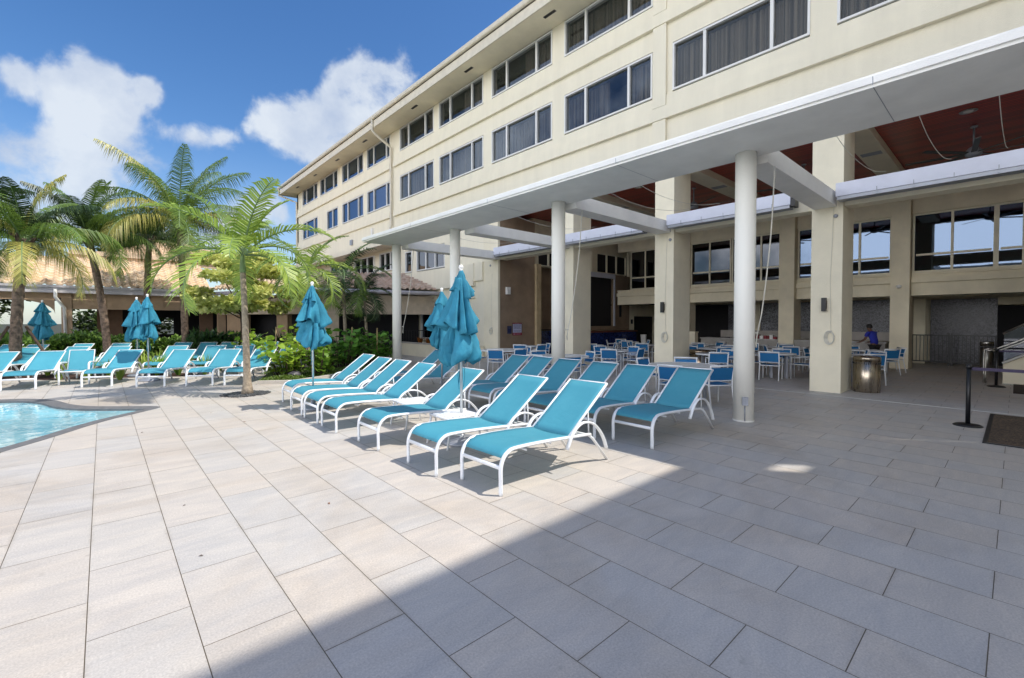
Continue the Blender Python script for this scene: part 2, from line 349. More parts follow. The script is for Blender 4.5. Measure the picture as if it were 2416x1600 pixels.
def leaf_mat(name, a, b_, tr=.30, rough=.42):
    m, nt, b = newmat(name); L = nt.links.new
    geo = N(nt, 'ShaderNodeNewGeometry')
    wn = N(nt, 'ShaderNodeMapRange'); L(geo.outputs['Random Per Island'], wn.inputs[0])
    nz = N(nt, 'ShaderNodeTexNoise', i_Scale=1.4, i_Detail=3); L(geo.outputs['Position'], nz.inputs[0])
    av = N(nt, 'ShaderNodeMath', operation='MULTIPLY_ADD', i_1=.55); L(wn.outputs[0], av.inputs[0])
    m5 = N(nt, 'ShaderNodeMath', operation='MULTIPLY', i_1=.45); L(nz.outputs['Fac'], m5.inputs[0]); L(m5.outputs[0], av.inputs[2])
    mx = N(nt, 'ShaderNodeMix', data_type='RGBA'); mx.inputs['A'].default_value = tuple(a) + (1,); mx.inputs['B'].default_value = tuple(b_) + (1,); L(av.outputs[0], mx.inputs['Factor'])
    L(mx.outputs['Result'], b.inputs['Base Color']); b.inputs['Roughness'].default_value = rough; b.inputs['Specular IOR Level'].default_value = .45
    t = N(nt, 'ShaderNodeBsdfTranslucent'); L(mx.outputs['Result'], t.inputs['Color'])
    ms = N(nt, 'ShaderNodeMixShader', i_0=tr); L(b.outputs[0], ms.inputs[1]); L(t.outputs[0], ms.inputs[2]); L(ms.outputs[0], nt.nodes['Material Output'].inputs['Surface'])
    return m
PALM_G = leaf_mat('palm_leaf_green', (.050, .115, .022), (.22, .32, .05))
PALM_Y = leaf_mat('palm_leaf_yellow', (.20, .25, .04), (.66, .56, .17))
PALM_D = leaf_mat('palm_leaf_dark', (.012, .032, .014), (.05, .09, .025), .15)
PALM_L = leaf_mat('palm_leaf_light', (.14, .25, .04), (.45, .56, .10))
HEDGE = leaf_mat('hedge_leaf', (.035, .11, .014), (.28, .44, .07), .25)
GRAPE = leaf_mat('seagrape_leaf', (.16, .30, .03), (.50, .66, .08), .35)
LIME = leaf_mat('lime_leaf', (.34, .42, .07), (.90, .86, .36), .4)
FARL = leaf_mat('far_leaf', (.03, .06, .015), (.10, .15, .03), .2)
CROTON = leaf_mat('croton_leaf', (.20, .05, .01), (.40, .16, .02), .2)
FLOWER = leaf_mat('pink_petal', (.45, .12, .08), (.60, .25, .18), .3)
TRUNK = mat('coconut_trunk', (.27, .19, .14), .9, var=.35, vscale=9, bump=.8, bscale=18)
TRUNK_L = mat('ringed_trunk', (.42, .34, .25), .85, var=.25, vscale=12, bump=.5, bscale=24)
SHAFT = mat('crownshaft', (.20, .30, .12), .5, var=.2, vscale=4)
BARK = mat('bark', (.13, .085, .06), .9, var=.3, vscale=10, bump=.8, bscale=25)

# ------------------------------------------------------------------ camera, sun, sky
cam_d = bpy.data.cameras.new('camera'); cam = bpy.data.objects.new('camera', cam_d); COL.objects.link(cam)
cam_d.sensor_width = 36; cam_d.lens = 15.968; cam_d.shift_y = -.00786; cam_d.clip_start = .05; cam_d.clip_end = 3000
cam.location = (0, 0, 1.7); cam.rotation_euler = (R(90 - 1.219), 0, -R(42.03))
sc.camera = cam
sun_d = bpy.data.lights.new('sun', 'SUN'); sun = bpy.data.objects.new('sun', sun_d); COL.objects.link(sun)
sun_d.energy = 5.0; sun_d.angle = R(.55); sun_d.color = (1, .945, .85)
sdir = Vector((.42, -.52, 1)).normalized()
sun.rotation_euler = (-sdir).to_track_quat('-Z', 'Y').to_euler()
sun.location = (10, -12, 30)
w = bpy.data.worlds.new('World'); sc.world = w; w.use_nodes = True
nt = w.node_tree; L = nt.links.new
bg = nt.nodes['Background']; bg.inputs[1].default_value = .15
sky = N(nt, 'ShaderNodeTexSky', sky_type='NISHITA'); sky.sun_disc = False; sky.sun_elevation = math.asin(sdir.z); sky.sun_rotation = R(141)
sky.air_density = 1.0; sky.dust_density = .6; sky.ozone_density = 2.2
hs = N(nt, 'ShaderNodeHueSaturation', i_Hue=.505, i_Saturation=1.27, i_Value=1.12); L(sky.outputs[0], hs.inputs['Color'])
tc = N(nt, 'ShaderNodeTexCoord'); nv = N(nt, 'ShaderNodeVectorMath', operation='NORMALIZE'); L(tc.outputs['Generated'], nv.inputs[0])
CL = [(-.0916,.9373,.3364,.020),(-.0607,.9408,.3335,.028),(-.0174,.9346,.3553,.036),(.0091,.9283,.3718,.033),(.0341,.9360,.3504,.036),(-.0232,.9501,.3111,.038),(.0210,.9522,.3049,.036),(.0523,.9275,.3701,.017),(-.0569,.9652,.2552,.034),(-.0149,.9681,.2499,.042),(.0061,.9447,.3279,.037),(.2196,.9073,.3585,.032),(.2673,.8966,.3531,.048),(.3128,.8698,.3815,.046),(.3415,.8390,.4236,.046),(.3719,.8130,.4480,.043),(.4099,.7936,.4497,.048),(.3824,.8370,.3914,.065),(.4343,.7976,.4186,.049),(.3241,.8799,.3476,.047),(.2809,.9050,.3193,.029),(.1033,.9447,.3114,.025),(.1387,.9353,.3255,.031),(.1702,.9326,.3183,.019),(.2421,.9461,.2154,.026),(.0523,.9896,.1337,.029),(.1053,.9884,.1093,.038),(-.12,.965,.22,.05),(-.05,.985,.16,.05),(.0,.975,.215,.035),(.17,.97,.16,.045),(.06,.965,.25,.03),(-.14,.94,.30,.03),(.20,.955,.20,.03),
      (-.95,.10,.20,.16),(-.90,.35,.12,.14),(-.93,-.25,.25,.12),(-.80,.55,.22,.10),(-.88,.15,.42,.10),(-.6,-.7,.3,.2)]
wz = N(nt, 'ShaderNodeTexNoise', i_Scale=9, i_Detail=4, i_Roughness=.6); L(nv.outputs[0], wz.inputs[0])
ws = N(nt, 'ShaderNodeVectorMath', operation='SUBTRACT'); ws.inputs[1].default_value = (.5, .5, .5); L(wz.outputs['Color'], ws.inputs[0])
wm = N(nt, 'ShaderNodeVectorMath', operation='SCALE', i_Scale=.06); L(ws.outputs[0], wm.inputs[0])
wa = N(nt, 'ShaderNodeVectorMath', operation='ADD'); L(nv.outputs[0], wa.inputs[0]); L(wm.outputs[0], wa.inputs[1])
acc = None
for (x, y, z, r) in CL:
    v = Vector((x, y, z)).normalized()
    d = N(nt, 'ShaderNodeVectorMath', operation='DISTANCE'); d.inputs[1].default_value = v; L(wa.outputs[0], d.inputs[0])
    mr = N(nt, 'ShaderNodeMapRange'); mr.interpolation_type = 'SMOOTHSTEP'
    mr.inputs['From Min'].default_value = r * 1.75; mr.inputs['From Max'].default_value = r * .3; mr.inputs['To Min'].default_value = 0; mr.inputs['To Max'].default_value = .62
    L(d.outputs['Value'], mr.inputs[0])
    if acc is None: acc = mr.outputs[0]
    else:
        a = N(nt, 'ShaderNodeMath', operation='ADD'); L(acc, a.inputs[0]); L(mr.outputs[0], a.inputs[1]); acc = a.outputs[0]
cl1 = N(nt, 'ShaderNodeMath', operation='MINIMUM', i_1=1.0); L(acc, cl1.inputs[0])
cn = N(nt, 'ShaderNodeTexNoise', i_Scale=11, i_Detail=12, i_Roughness=.60, i_Distortion=.25); L(nv.outputs[0], cn.inputs[0])
cn2 = N(nt, 'ShaderNodeMath', operation='MULTIPLY_ADD', i_1=3.0, i_2=-1.5); L(cn.outputs['Fac'], cn2.inputs[0])
dn = N(nt, 'ShaderNodeMath', operation='ADD'); L(cl1.outputs[0], dn.inputs[0]); L(cn2.outputs[0], dn.inputs[1])
cm = N(nt, 'ShaderNodeMapRange'); cm.interpolation_type = 'SMOOTHSTEP'; cm.inputs['From Min'].default_value = .16; cm.inputs['From Max'].default_value = 1.05; cm.inputs['To Max'].default_value = .92; L(dn.outputs[0], cm.inputs[0])
gt = N(nt, 'ShaderNodeMapRange'); gt.inputs['From Min'].default_value = .03; gt.inputs['From Max'].default_value = .25; L(cl1.outputs[0], gt.inputs[0])
cmask = N(nt, 'ShaderNodeMath', operation='MULTIPLY'); L(cm.outputs[0], cmask.inputs[0]); L(gt.outputs[0], cmask.inputs[1])
sh = N(nt, 'ShaderNodeTexNoise', i_Scale=8, i_Detail=6, i_Roughness=.55); L(nv.outputs[0], sh.inputs[0])
cc = N(nt, 'ShaderNodeValToRGB'); cc.color_ramp.elements[0].position = .36; cc.color_ramp.elements[1].position = .62
cc.color_ramp.elements[0].color = (3.5, 4.1, 5.2, 1); cc.color_ramp.elements[1].color = (5.3, 5.7, 6.2, 1); L(sh.outputs['Fac'], cc.inputs[0])
sx = N(nt, 'ShaderNodeMix', data_type='RGBA'); L(cmask.outputs[0], sx.inputs['Factor']); L(hs.outputs[0], sx.inputs['A']); L(cc.outputs[0], sx.inputs['B'])
L(sx.outputs['Result'], bg.inputs[0])
# added fill: bright cloud glow kept out of view to lift the shade
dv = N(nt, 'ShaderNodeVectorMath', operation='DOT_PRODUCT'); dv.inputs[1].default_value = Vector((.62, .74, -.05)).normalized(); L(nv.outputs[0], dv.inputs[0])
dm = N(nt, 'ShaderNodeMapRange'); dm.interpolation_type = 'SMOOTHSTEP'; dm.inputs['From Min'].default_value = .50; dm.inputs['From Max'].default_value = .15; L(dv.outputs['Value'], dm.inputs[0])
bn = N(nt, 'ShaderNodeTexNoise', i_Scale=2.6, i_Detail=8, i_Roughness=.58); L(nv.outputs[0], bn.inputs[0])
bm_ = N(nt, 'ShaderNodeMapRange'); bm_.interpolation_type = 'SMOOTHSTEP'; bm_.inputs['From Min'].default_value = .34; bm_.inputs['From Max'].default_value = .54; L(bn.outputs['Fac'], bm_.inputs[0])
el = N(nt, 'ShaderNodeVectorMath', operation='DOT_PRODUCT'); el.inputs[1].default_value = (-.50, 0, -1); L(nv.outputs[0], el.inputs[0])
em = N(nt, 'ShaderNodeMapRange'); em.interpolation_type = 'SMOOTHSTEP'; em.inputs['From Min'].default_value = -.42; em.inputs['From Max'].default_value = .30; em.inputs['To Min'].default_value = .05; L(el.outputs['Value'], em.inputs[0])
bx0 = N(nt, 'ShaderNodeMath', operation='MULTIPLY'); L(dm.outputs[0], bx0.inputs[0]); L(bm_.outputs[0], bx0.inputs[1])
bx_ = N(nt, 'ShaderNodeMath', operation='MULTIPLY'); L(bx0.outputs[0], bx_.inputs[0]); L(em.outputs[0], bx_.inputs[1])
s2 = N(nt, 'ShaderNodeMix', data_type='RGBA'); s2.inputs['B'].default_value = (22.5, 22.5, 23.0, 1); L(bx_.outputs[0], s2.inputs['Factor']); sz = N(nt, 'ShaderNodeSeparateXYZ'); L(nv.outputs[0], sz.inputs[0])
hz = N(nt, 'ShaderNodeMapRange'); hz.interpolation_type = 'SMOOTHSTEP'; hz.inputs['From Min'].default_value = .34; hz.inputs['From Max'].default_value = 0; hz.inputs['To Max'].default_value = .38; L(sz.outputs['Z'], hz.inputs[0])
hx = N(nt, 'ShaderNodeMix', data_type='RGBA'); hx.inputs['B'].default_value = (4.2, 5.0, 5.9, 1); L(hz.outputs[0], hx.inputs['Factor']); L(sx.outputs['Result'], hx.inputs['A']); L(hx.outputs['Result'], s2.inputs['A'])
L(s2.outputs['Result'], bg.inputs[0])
sc.view_settings.view_transform = 'Standard'; sc.view_settings.look = 'None'; sc.view_settings.exposure = 0
sc.render.engine = 'CYCLES'; sc.cycles.max_bounces = 8; sc.cycles.diffuse_bounces = 4; sc.cycles.transparent_max_bounces = 12
sc.cycles.caustics_reflective = False; sc.cycles.caustics_refractive = False
sc.render.resolution_x = 1024; sc.render.resolution_y = 678

# ------------------------------------------------------------------ setting: ground, deck, pool
def sheet(name, outer, holes, z, m, kind='structure', label=None):
    bm = bmesh.new(); es = []
    for loop in [outer] + holes:
        vs = [bm.verts.new((x, y, z)) for x, y in loop]
        es += [bm.edges.new((vs[i], vs[(i + 1) % len(vs)])) for i in range(len(vs))]
    bmesh.ops.triangle_fill(bm, use_beauty=True, use_dissolve=False, edges=es)
    bmesh.ops.recalc_face_normals(bm, faces=bm.faces[:])
    for f in bm.faces:
        if f.normal.z < 0: f.normal_flip()
    me = bpy.data.meshes.new(name); bm.to_mesh(me); bm.free(); me.materials.append(m)
    o = bpy.data.objects.new(name, me); COL.objects.link(o); o['kind'] = kind
    if label: o['label'] = label
    return o
def smooth_loop(pts, it=2):
    for _ in range(it):
        q = []
        for i in range(len(pts)):
            a = pts[i]; b = pts[(i + 1) % len(pts)]
            q += [(a[0] * .75 + b[0] * .25, a[1] * .75 + b[1] * .25), (a[0] * .25 + b[0] * .75, a[1] * .25 + b[1] * .75)]
        pts = q
    return pts
pool_out = [(-1.01, 8.78), (-.59, 9.37), (-.05, 10.33), (.50, 10.90), (.92, 11.34), (.55, 11.72), (.13, 12.05), (-.24, 12.40), (-.52, 12.92), (-.70, 13.60), (-.92, 14.12), (-1.29, 14.55), (-1.9, 14.85), (-3.2, 15.0), (-5.5, 14.6), (-9, 12.5), (-11, 8), (-10, 3), (-6.5, 1.4), (-4.2, 3.6), (-2.4, 6.6)]
pool_out = smooth_loop(pool_out, 2)
pc = (-2.6, 10.6)
def inset(loop, d):
    n = len(loop); out = []
    for i in range(n):
        a = Vector(loop[i - 1]); b = Vector(loop[(i + 1) % n]); t = (b - a).normalized()
        out.append((loop[i][0] + t.y * -d, loop[i][1] + t.x * d))
    return out
area = sum(pool_out[i][0] * pool_out[(i + 1) % len(pool_out)][1] - pool_out[(i + 1) % len(pool_out)][0] * pool_out[i][1] for i in range(len(pool_out)))
sgn = 1 if area > 0 else -1
pool_in = [(p[0], p[1]) for p in inset(pool_out, .24 * sgn)]
ground = sheet('ground', [(-400, -400), (400, -400), (400, 400), (-400, 400)], [pool_out], -.02, SOIL)
deck = sheet('deck', [(-30, -12), (40, -12), (40, 40), (-30, 40)], [pool_out], 0, DECK)
# the coping ring and the pool shell below it
def ring(name, a, b, z, m):
    mb = MB(); n = len(a)
    for i in range(n):
        k = (i + 1) % n
        mb.f([(a[i][0], a[i][1], z), (a[k][0], a[k][1], z), (b[k][0], b[k][1], z - .012), (b[i][0], b[i][1], z - .012)])
        mb.f([(b[i][0], b[i][1], z - .012), (b[k][0], b[k][1], z - .012), (b[k][0], b[k][1], -1.1), (b[i][0], b[i][1], -1.1)])
    o = mb.build(name, m); bmx = bmesh.new(); bmx.from_mesh(o.data); bmesh.ops.recalc_face_normals(bmx, faces=bmx.faces[:]); bmx.to_mesh(o.data); bmx.free(); o['kind'] = 'structure'; return o
ring('pool_coping', pool_out, pool_in, .004, COAT)
sheet('pool_floor', pool_in, [], -1.1, mat('pool_plaster', (.35, .55, .58), .6))
sheet('pool_water', pool_in, [], -.045, WATER)
# planting beds
bed1 = smooth_loop([(-12, 18.2), (-5, 19.6), (-2.2, 20.0), (-1.2, 18.6), (.4, 18.0), (2.0, 17.0), (2.6, 17.4), (1.5, 18.8), (-.4, 19.8), (-1.5, 21.0), (-6, 21.6), (-12, 21)], 2)
sheet('mulch_strip', bed1, [], .006, MULCH)
bed2 = smooth_loop([(-14, 24.5), (0, 24.3), (4.4, 21.6), (5.6, 18.8), (4.4, 17.2), (3.5, 15.2), (3.3, 13.75), (3.9, 13.35), (5.6, 14.4), (7.3, 15.3), (8.8, 17), (9.6, 19.3), (7.6, 21.6), (6.2, 23.5), (5.0, 27.6), (-14, 27.6)], 2)
sheet('garden_bed', bed2, [], .008, SOIL)
kb = MB()
path = smooth_loop([(3.1, 13.7), (3.9, 13.2), (5.8, 14.2), (7.6, 15.1), (9.1, 16.9), (9.9, 19.4)], 0)
for i in range(len(path) - 1):
    a = Vector(path[i]); b = Vector(path[i + 1]); t = (b - a).normalized(); n = Vector((-t.y, t.x)) * .07
    kb.f([(a.x - n.x, a.y - n.y, .09), (b.x - n.x, b.y - n.y, .09), (b.x + n.x, b.y + n.y, .09), (a.x + n.x, a.y + n.y, .09)])
    kb.f([(a.x - n.x, a.y - n.y, 0), (b.x - n.x, b.y - n.y, 0), (b.x - n.x, b.y - n.y, .09), (a.x - n.x, a.y - n.y, .09)])
    kb.f([(b.x + n.x, b.y + n.y, 0), (a.x + n.x, a.y + n.y, 0), (a.x + n.x, a.y + n.y, .09), (b.x + n.x, b.y + n.y, .09)])
o = kb.build('kerb', CURB); o['kind'] = 'structure'
# thin white drain line across the terrace and the palm's pebble ring
mb = MB(); mb.box(12.30, 12.335, -8, 15.2, 0, .005); o = mb.build('drain_line', mat('drain_white', (.62, .62, .6), .5)); o['kind'] = 'structure'

rng = random.Random(5)
mb = MB()
for i in range(520):
    a = rng.random() * 2 * PI; q = math.sqrt(rng.random())
    x = 2.46 + .50 * q * math.cos(a); y = 11.98 + .44 * q * math.sin(a); s = .018 + .02 * rng.random()
    mb.lathe([(s * .3, .004), (s, .008 + s * .25), (s * .8, .008 + s * .55), (s * .2, .008 + s * .7)], x, y, 6)
peb = mb.build('pebble_mulch', PEBBLE); tag(peb, 'ring of small dark pebbles round the foot of the slim palm', kind='stuff')

# ------------------------------------------------------------------ hotel
XF = 12.87
hotel = empty('hotel_building', (XF, 0, 0), label='long cream stucco hotel block with two rows of upper windows above the terrace', cat='hotel')
def P(mb, name, m, **k):     # link as part of the hotel: positions are world, hotel sits at XF
    o = mb.build(name, m, **k); o.parent = hotel; o.location = (-XF, 0, 0); return o
def PM(name, m, boxes, **k):
    for b_ in boxes:
        q_ = MB(); q_.box(*b_); P(q_, name, m, **k)
Y_B = [(-4.3, -.82, 1), (-.55, 2.91, 1), (3.46, 7.04, 1), (7.72, 11.36, 1), (11.98, 15.6, 1), (16.2, 19.81, 1), (20.31, 23.92, 1), (25.1, 28.29, 2), (28.84, 32.4, 1), (33.2, 36.8, 1), (37.38, 41.04, 1)]
Y_B[0] = (-4.0, -1.1, 1); Y_B[1] = (-.67, 2.91, 1)
ROWS = [(8.66, 10.06), (11.50, 12.78)]
wm_ = MB()
T = .30
wm_.box(XF, XF + T, -4.3, 42.5, 6.45, 8.62)
wm_.box(XF, XF + T, -4.3, 42.5, 10.10, 11.46)
wm_.box(XF, XF + T, -4.3, 42.5, 12.82, 13.2)
for zi, (z0, z1) in enumerate(ROWS):
    edges = [-4.3]
    for k, (a, b, q) in enumerate(Y_B):
        if zi == 0 and k == 9: b = 35.4
        edges += [a, b]
    edges.append(42.5)
    for i in range(0, len(edges), 2):
        wm_.box(XF, XF + T, edges[i], edges[i + 1], z0 - .04, z1 + .04)
# far end wall + lower wall beyond the restaurant
wm_.box(XF, XF + 12, 42.2, 42.5, 0, 13.1); wm_.box(XF + T + .002, XF + 12, -4.3, -4.1, 6.7, 13.19)
LW = [(19.33, 22.08, 4.45, 5.62), (22.6, 23.35, 4.45, 5.62), (19.0, 21.66, .78, 2.66)]
wm_.box(XF, XF + T, 16.203, 42.2, 5.66, 6.448)
wm_.box(XF, XF + T, 16.203, 19.33, 4.41, 5.66); wm_.box(XF, XF + T, 22.08, 22.6, 4.41, 5.66); wm_.box(XF, XF + T, 23.35, 42.2, 4.41, 5.66)
wm_.box(XF, XF + T, 16.203, 42.2, 2.70, 4.41)
wm_.box(XF, XF + T, 16.203, 19.0, 0, 2.70); wm_.box(XF, XF + T, 21.66, 42.2, 0, 2.70); wm_.box(XF, XF + T, 19.0, 21.66, 0, .74)
P(wm_, 'wall', STUCCO)
# projecting spandrel bands with a drip edge, piers
mb = MB()
for (za, zb) in ((7.86, 8.16), (10.73, 11.02)):
    for (ya, yb) in ((-4.3, 24.55), (25.0, 42.5)):
        mb = MB(); mb.box(XF - .13, XF - .002, ya, yb, za, zb); mb.box(XF - .10, XF - .002, ya, yb, zb, zb + .10); mb.box(XF - .055, XF - .003, ya, yb, zb + .10, zb + .42); P(mb, 'spandrel', STUCCO)
PM('pier_strip', STUCCO, [(XF - .10, XF - .001, 7.22, 7.66, 6.5, 7.855), (XF - .10, XF - .001, 7.22, 7.66, 8.27, 10.725), (XF - .10, XF - .001, 7.22, 7.66, 11.13, 12.8)])
mb = MB(); mb.box(XF - .16, XF - .001, 16.8, 24.4, 3.34, 3.56); mb.box(XF - .12, XF - .002, 16.8, 24.4, 3.563, 4.38); mb.box(XF - .08, XF - .001, 16.2, 16.797, 3.56, 4.4)
mb.box(XF - .09, XF - .002, 16.8, 24.4, 2.78, 2.84)
P(mb, 'string_course', STUCCO, bevel=.01)
# soffit, fascia, gutter, roof
mb = MB(); mb.box(11.72, XF + .2, -4.3, 43.5, 12.82, 12.90)
P(mb, 'soffit', STUCCO_P)
mb = MB(); mb.box(11.66, 11.715, -4.3, 43.55, 12.78, 13.16); mb.box(11.66, XF + 12, 43.505, 43.56, 12.78, 13.16); P(mb, 'fascia', GUTTER)
mb = MB(); mb.tube([(11.60, -4.3, 13.27), (11.60, 43.6, 13.27)], .085, up=(0, 0, 1), seg=10); mb.box(11.52, 11.74, -4.3, 43.6, 13.30, 13.38); P(mb, 'gutter', GUTTER)
mb = MB(); mb.f([(11.7, -4.3, 13.36), (18.5, -4.3, 15.5), (18.5, 36.5, 15.5), (11.7, 43.5, 13.36)]); mb.f([(11.7, 43.5, 13.36), (18.5, 36.5, 15.5), (25, 43.5, 13.36)])
P(mb, 'roof', TILE2)
for y in (2.4, 6.9, 11.2, 16.1, 20.8, 26.8, 31.2, 35.6, 39.8):
    mb = MB(); mb.box(12.12, 12.24, y, y + .55, 12.806, 12.819); P(mb, 'soffit_vent', BLACK)
mb = MB(); mb.tube([(11.6, 24.8, 13.25), (11.6, 24.8, 12.62), (11.75, 24.8, 12.45), (12.72, 24.8, 11.95), (12.74, 24.8, 11.8), (12.74, 24.8, 7.4), (12.66, 24.75, 7.2), (12.66, 24.6, 6.6)], .075, up=(0, 1, 0), seg=8)
P(mb, 'downpipe', GUTTER)
mb = MB(); mb.tube([(11.6, 43.3, 13.25), (11.6, 43.3, 12.7), (12.6, 42.9, 12.3), (12.75, 42.3, 12.1), (12.75, 42.3, 1)], .07, up=(0, 1, 0), seg=8); P(mb, 'downpipe', GUTTER)

def facade_window(y0, y1, z0, z1, muls, x=XF, drape=None, fm=FRAME, gm=GLASS, depth=.10, fw=.055, shade=False):
    """frame mesh with a pane and drapes as its children"""
    mb = MB(); xa = x + .02; xb = x + depth
    mb.box(xa - .045, xb, y0, y0 + fw, z0, z1); mb.box(xa - .045, xb, y1 - fw, y1, z0, z1)
    mb.box(xa - .045, xb, y0 + fw, y1 - fw, z0, z0 + fw); mb.box(xa - .045, xb, y0 + fw, y1 - fw, z1 - fw, z1)
    for m_ in muls: mb.box(xa - .03, xb - .01, y1 - m_ - fw * .75, y1 - m_ + fw * .75, z0 + fw, z1 - fw)
    fr = P(mb, 'window', fm)
    mb = MB(); mb.box(x + .065, x + .072, y0 + fw, y1 - fw, z0 + fw, z1 - fw); pn = mb.build('pane', gm, fr)
    if drape:
        for (a, b) in drape:
            mb = MB(); ya = y0 + (y1 - y0) * a; yb = y0 + (y1 - y0) * b; n = max(8, int((yb - ya) / .022))
            top = [(x + .30 + .035 * math.sin(i * 1.25 + math.sin(i * .31) * 2) + .012 * math.sin(i * .37), ya + (yb - ya) * i / n, z1 - (.06 if not shade else .2)) for i in range(n + 1)]
            mb.grid([top, [(p[0], p[1], z0 + .02) for p in top]], False); mb.build('curtain', DRAPE, fr)
    return fr
for k, (a, b, q) in enumerate(Y_B):
    for zi, (z0, z1) in enumerate(ROWS):
        bb = 35.4 if (zi == 0 and k == 9) else b
        wd = bb - a
        muls = [wd * .27, wd * .76] if q == 1 else [wd * .30, wd * .84]
        if bb == 35.4: muls = [wd * .5]
        if zi == 0: dr = [(0, 1)] if k in (1, 2, 5) else [(.0, .27), (.5, 1)] if k == 3 else [(0, 1)] if k == 4 else [(0, .24), (.42, 1)] if k == 6 else [(.75, 1)] if k < 9 else None
        else: dr = [(0, 1)] if k in (3, 2) else [(0, .5)] if k in (4, 5) else [(.0, .24)] if k == 6 else None
        facade_window(a, bb, z0, z1, muls, drape=dr, gm=GLASS if k < 7 else GLASSD)
for (a, b, z0, z1) in LW:
    facade_window(a, b, z0, z1, [(b - a) / 3, (b - a) * 2 / 3] if b - a > 2.7 and z0 > 3 else ([(b - a) * .5] if b - a > 1 else []), gm=GLASSK)
for (a, b) in ((24.3, 26.4), (27.2, 30.2), (31.5, 34.5)):
    facade_window(a, b, 4.75, 5.85, [(b - a) / 3, (b - a) * 2 / 3], x=XF - .09, gm=DARKP)
mb = MB(); mb.box(XF - 1.1, XF - .002, 23.9, 40, 6.05, 6.2); mb.box(XF - 1.14, XF - 1.10, 23.88, 40, 6.0, 6.3); P(mb, 'lower_soffit', STUCCO)
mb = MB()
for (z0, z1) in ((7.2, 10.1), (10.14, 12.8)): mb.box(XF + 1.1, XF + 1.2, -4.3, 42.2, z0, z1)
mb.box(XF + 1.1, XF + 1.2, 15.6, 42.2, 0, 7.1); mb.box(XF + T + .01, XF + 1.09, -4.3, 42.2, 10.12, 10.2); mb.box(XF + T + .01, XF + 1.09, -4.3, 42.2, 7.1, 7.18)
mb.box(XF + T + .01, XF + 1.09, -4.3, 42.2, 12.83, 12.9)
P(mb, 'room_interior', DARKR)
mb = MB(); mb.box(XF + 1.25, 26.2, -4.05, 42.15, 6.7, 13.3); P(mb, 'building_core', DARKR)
# small fixtures low on the far wall
mb = MB(); mb.box(XF - .10, XF - .001, 30.6, 30.95, 6.95, 7.3); P(mb, 'wall_vent', SHADEM)
mb = MB(); mb.box(XF - .12, XF - .001, 27.4, 27.55, 7.1, 7.6); P(mb, 'wall_vent', WHITE)

# restaurant under the hotel: pilasters, lintels, ceiling, back wall
PY = [(-1.50, -.88), (2.74, 3.37), (6.97, 7.60), (10.92, 11.55), (15.20, 16.2)]
for (a, b) in PY:
    mb = MB(); mb.box(XF, XF + (1.03 if a < 15 else .12), a, b, 0, 6.44); P(mb, 'pilaster', STUCCO_P, bevel=.012)
LN = [(-4.3, -1.51), (-.87, 2.73), (3.38, 6.96), (7.61, 10.91), (11.56, 15.19)]
for (a, b) in LN:
    mb = MB(); mb.box(XF + .06, XF + .50, a, b, 4.40, 4.86); P(mb, 'lintel', STUCCO_P)
mb = MB(); mb.box(XF + .31, 26.2, -4.3, 16.6, 6.60, 6.66); P(mb, 'ceiling', CEIL)
mb = MB(); mb.box(XF - .001, XF + .3, -4.3, 15.19, 6.442, 6.598); P(mb, 'ceiling_edge', STUCCO_P)
for (a, b) in PY[:4]:
    mb = MB(); c = (a + b) / 2 - .28; mb.box(XF + 1.04, 21.4, c - .3, c + .3, 6.38, 6.595); mb.box(15.9, 16.2, c - .22, c + .24, 6.374, 6.379, mi=1); P(mb, 'ceiling_duct', [STUCCO_P, SHADEM])
XB = 21.5
BP = [(2.54, 3.07), (6.15, 6.72), (10.78, 11.35)]
for (a, b) in BP:
    mb = MB(); mb.box(XB - .30, XB + .62, a, b, 0, 6.44); P(mb, 'pilaster', STUCCO_IN, bevel=.012)
BW = [(-4.2, 2.53), (3.08, 6.14), (6.73, 10.77), (11.36, 15.0)]
for (a, b) in BW:
    PM('upper_wall', STUCCO_IN, [(XB, XB + .3, a, b, 2.62, 3.07), (XB + .02, XB + .3, a, b, 3.26, 3.42), (XB, XB + .3, a, b, 5.52, 6.595)])
    PM('sill', STUCCO_IN, [(XB - .10, XB + .3, a, b, 3.073, 3.255), (XB - .03, XB + .018, a, b, 3.35, 3.42)], bevel=.008)
def back_window(y0, y1, muls, gm=None):
    z0, z1 = 3.43, 5.51; x = XB + .05; fw = .06
    mb = MB(); mb.box(x, x + .1, y0, y0 + fw, z0, z1); mb.box(x, x + .1, y1 - fw, y1, z0, z1); mb.box(x, x + .1, y0 + fw, y1 - fw, z0, z0 + fw); mb.box(x, x + .1, y0 + fw, y1 - fw, z1 - fw, z1)
    ys = [y0 + fw] + sorted(muls) + [y1 - fw]
    for m_ in muls: mb.box(x + .004, x + .09, m_ - .035, m_ + .035, z0 + fw, z1 - fw)
    for i in range(len(ys) - 1): mb.box(x + .008, x + .08, ys[i] + .04, ys[i + 1] - .04, 4.02, 4.09)
    fr = P(mb, 'window', FRAME_C)
    mb = MB(); mb.box(x + .045, x + .052, y0 + fw, y1 - fw, z0 + fw, z1 - fw); mb.build('pane', gm or GLASSD, fr)
    return fr
back_window(3.09, 6.13, [4.05, 5.1]); back_window(6.74, 8.80, [7.55], GLASSK); back_window(8.83, 10.76, [9.83], GLASSK); back_window(.471, 2.52, [1.50]); back_window(-2.2, .469, [-.13, -1.2]); back_window(11.38, 14.2, [12.4, 13.3], GLASSK)
mb = MB(); mb.box(XB + 1.6, XB + 1.7, -4.2, 16, 2.7, 6.5); mb.box(XB + .31, XB + 1.6, -4.2, 16, 2.62, 2.68); P(mb, 'room_interior', DARK)
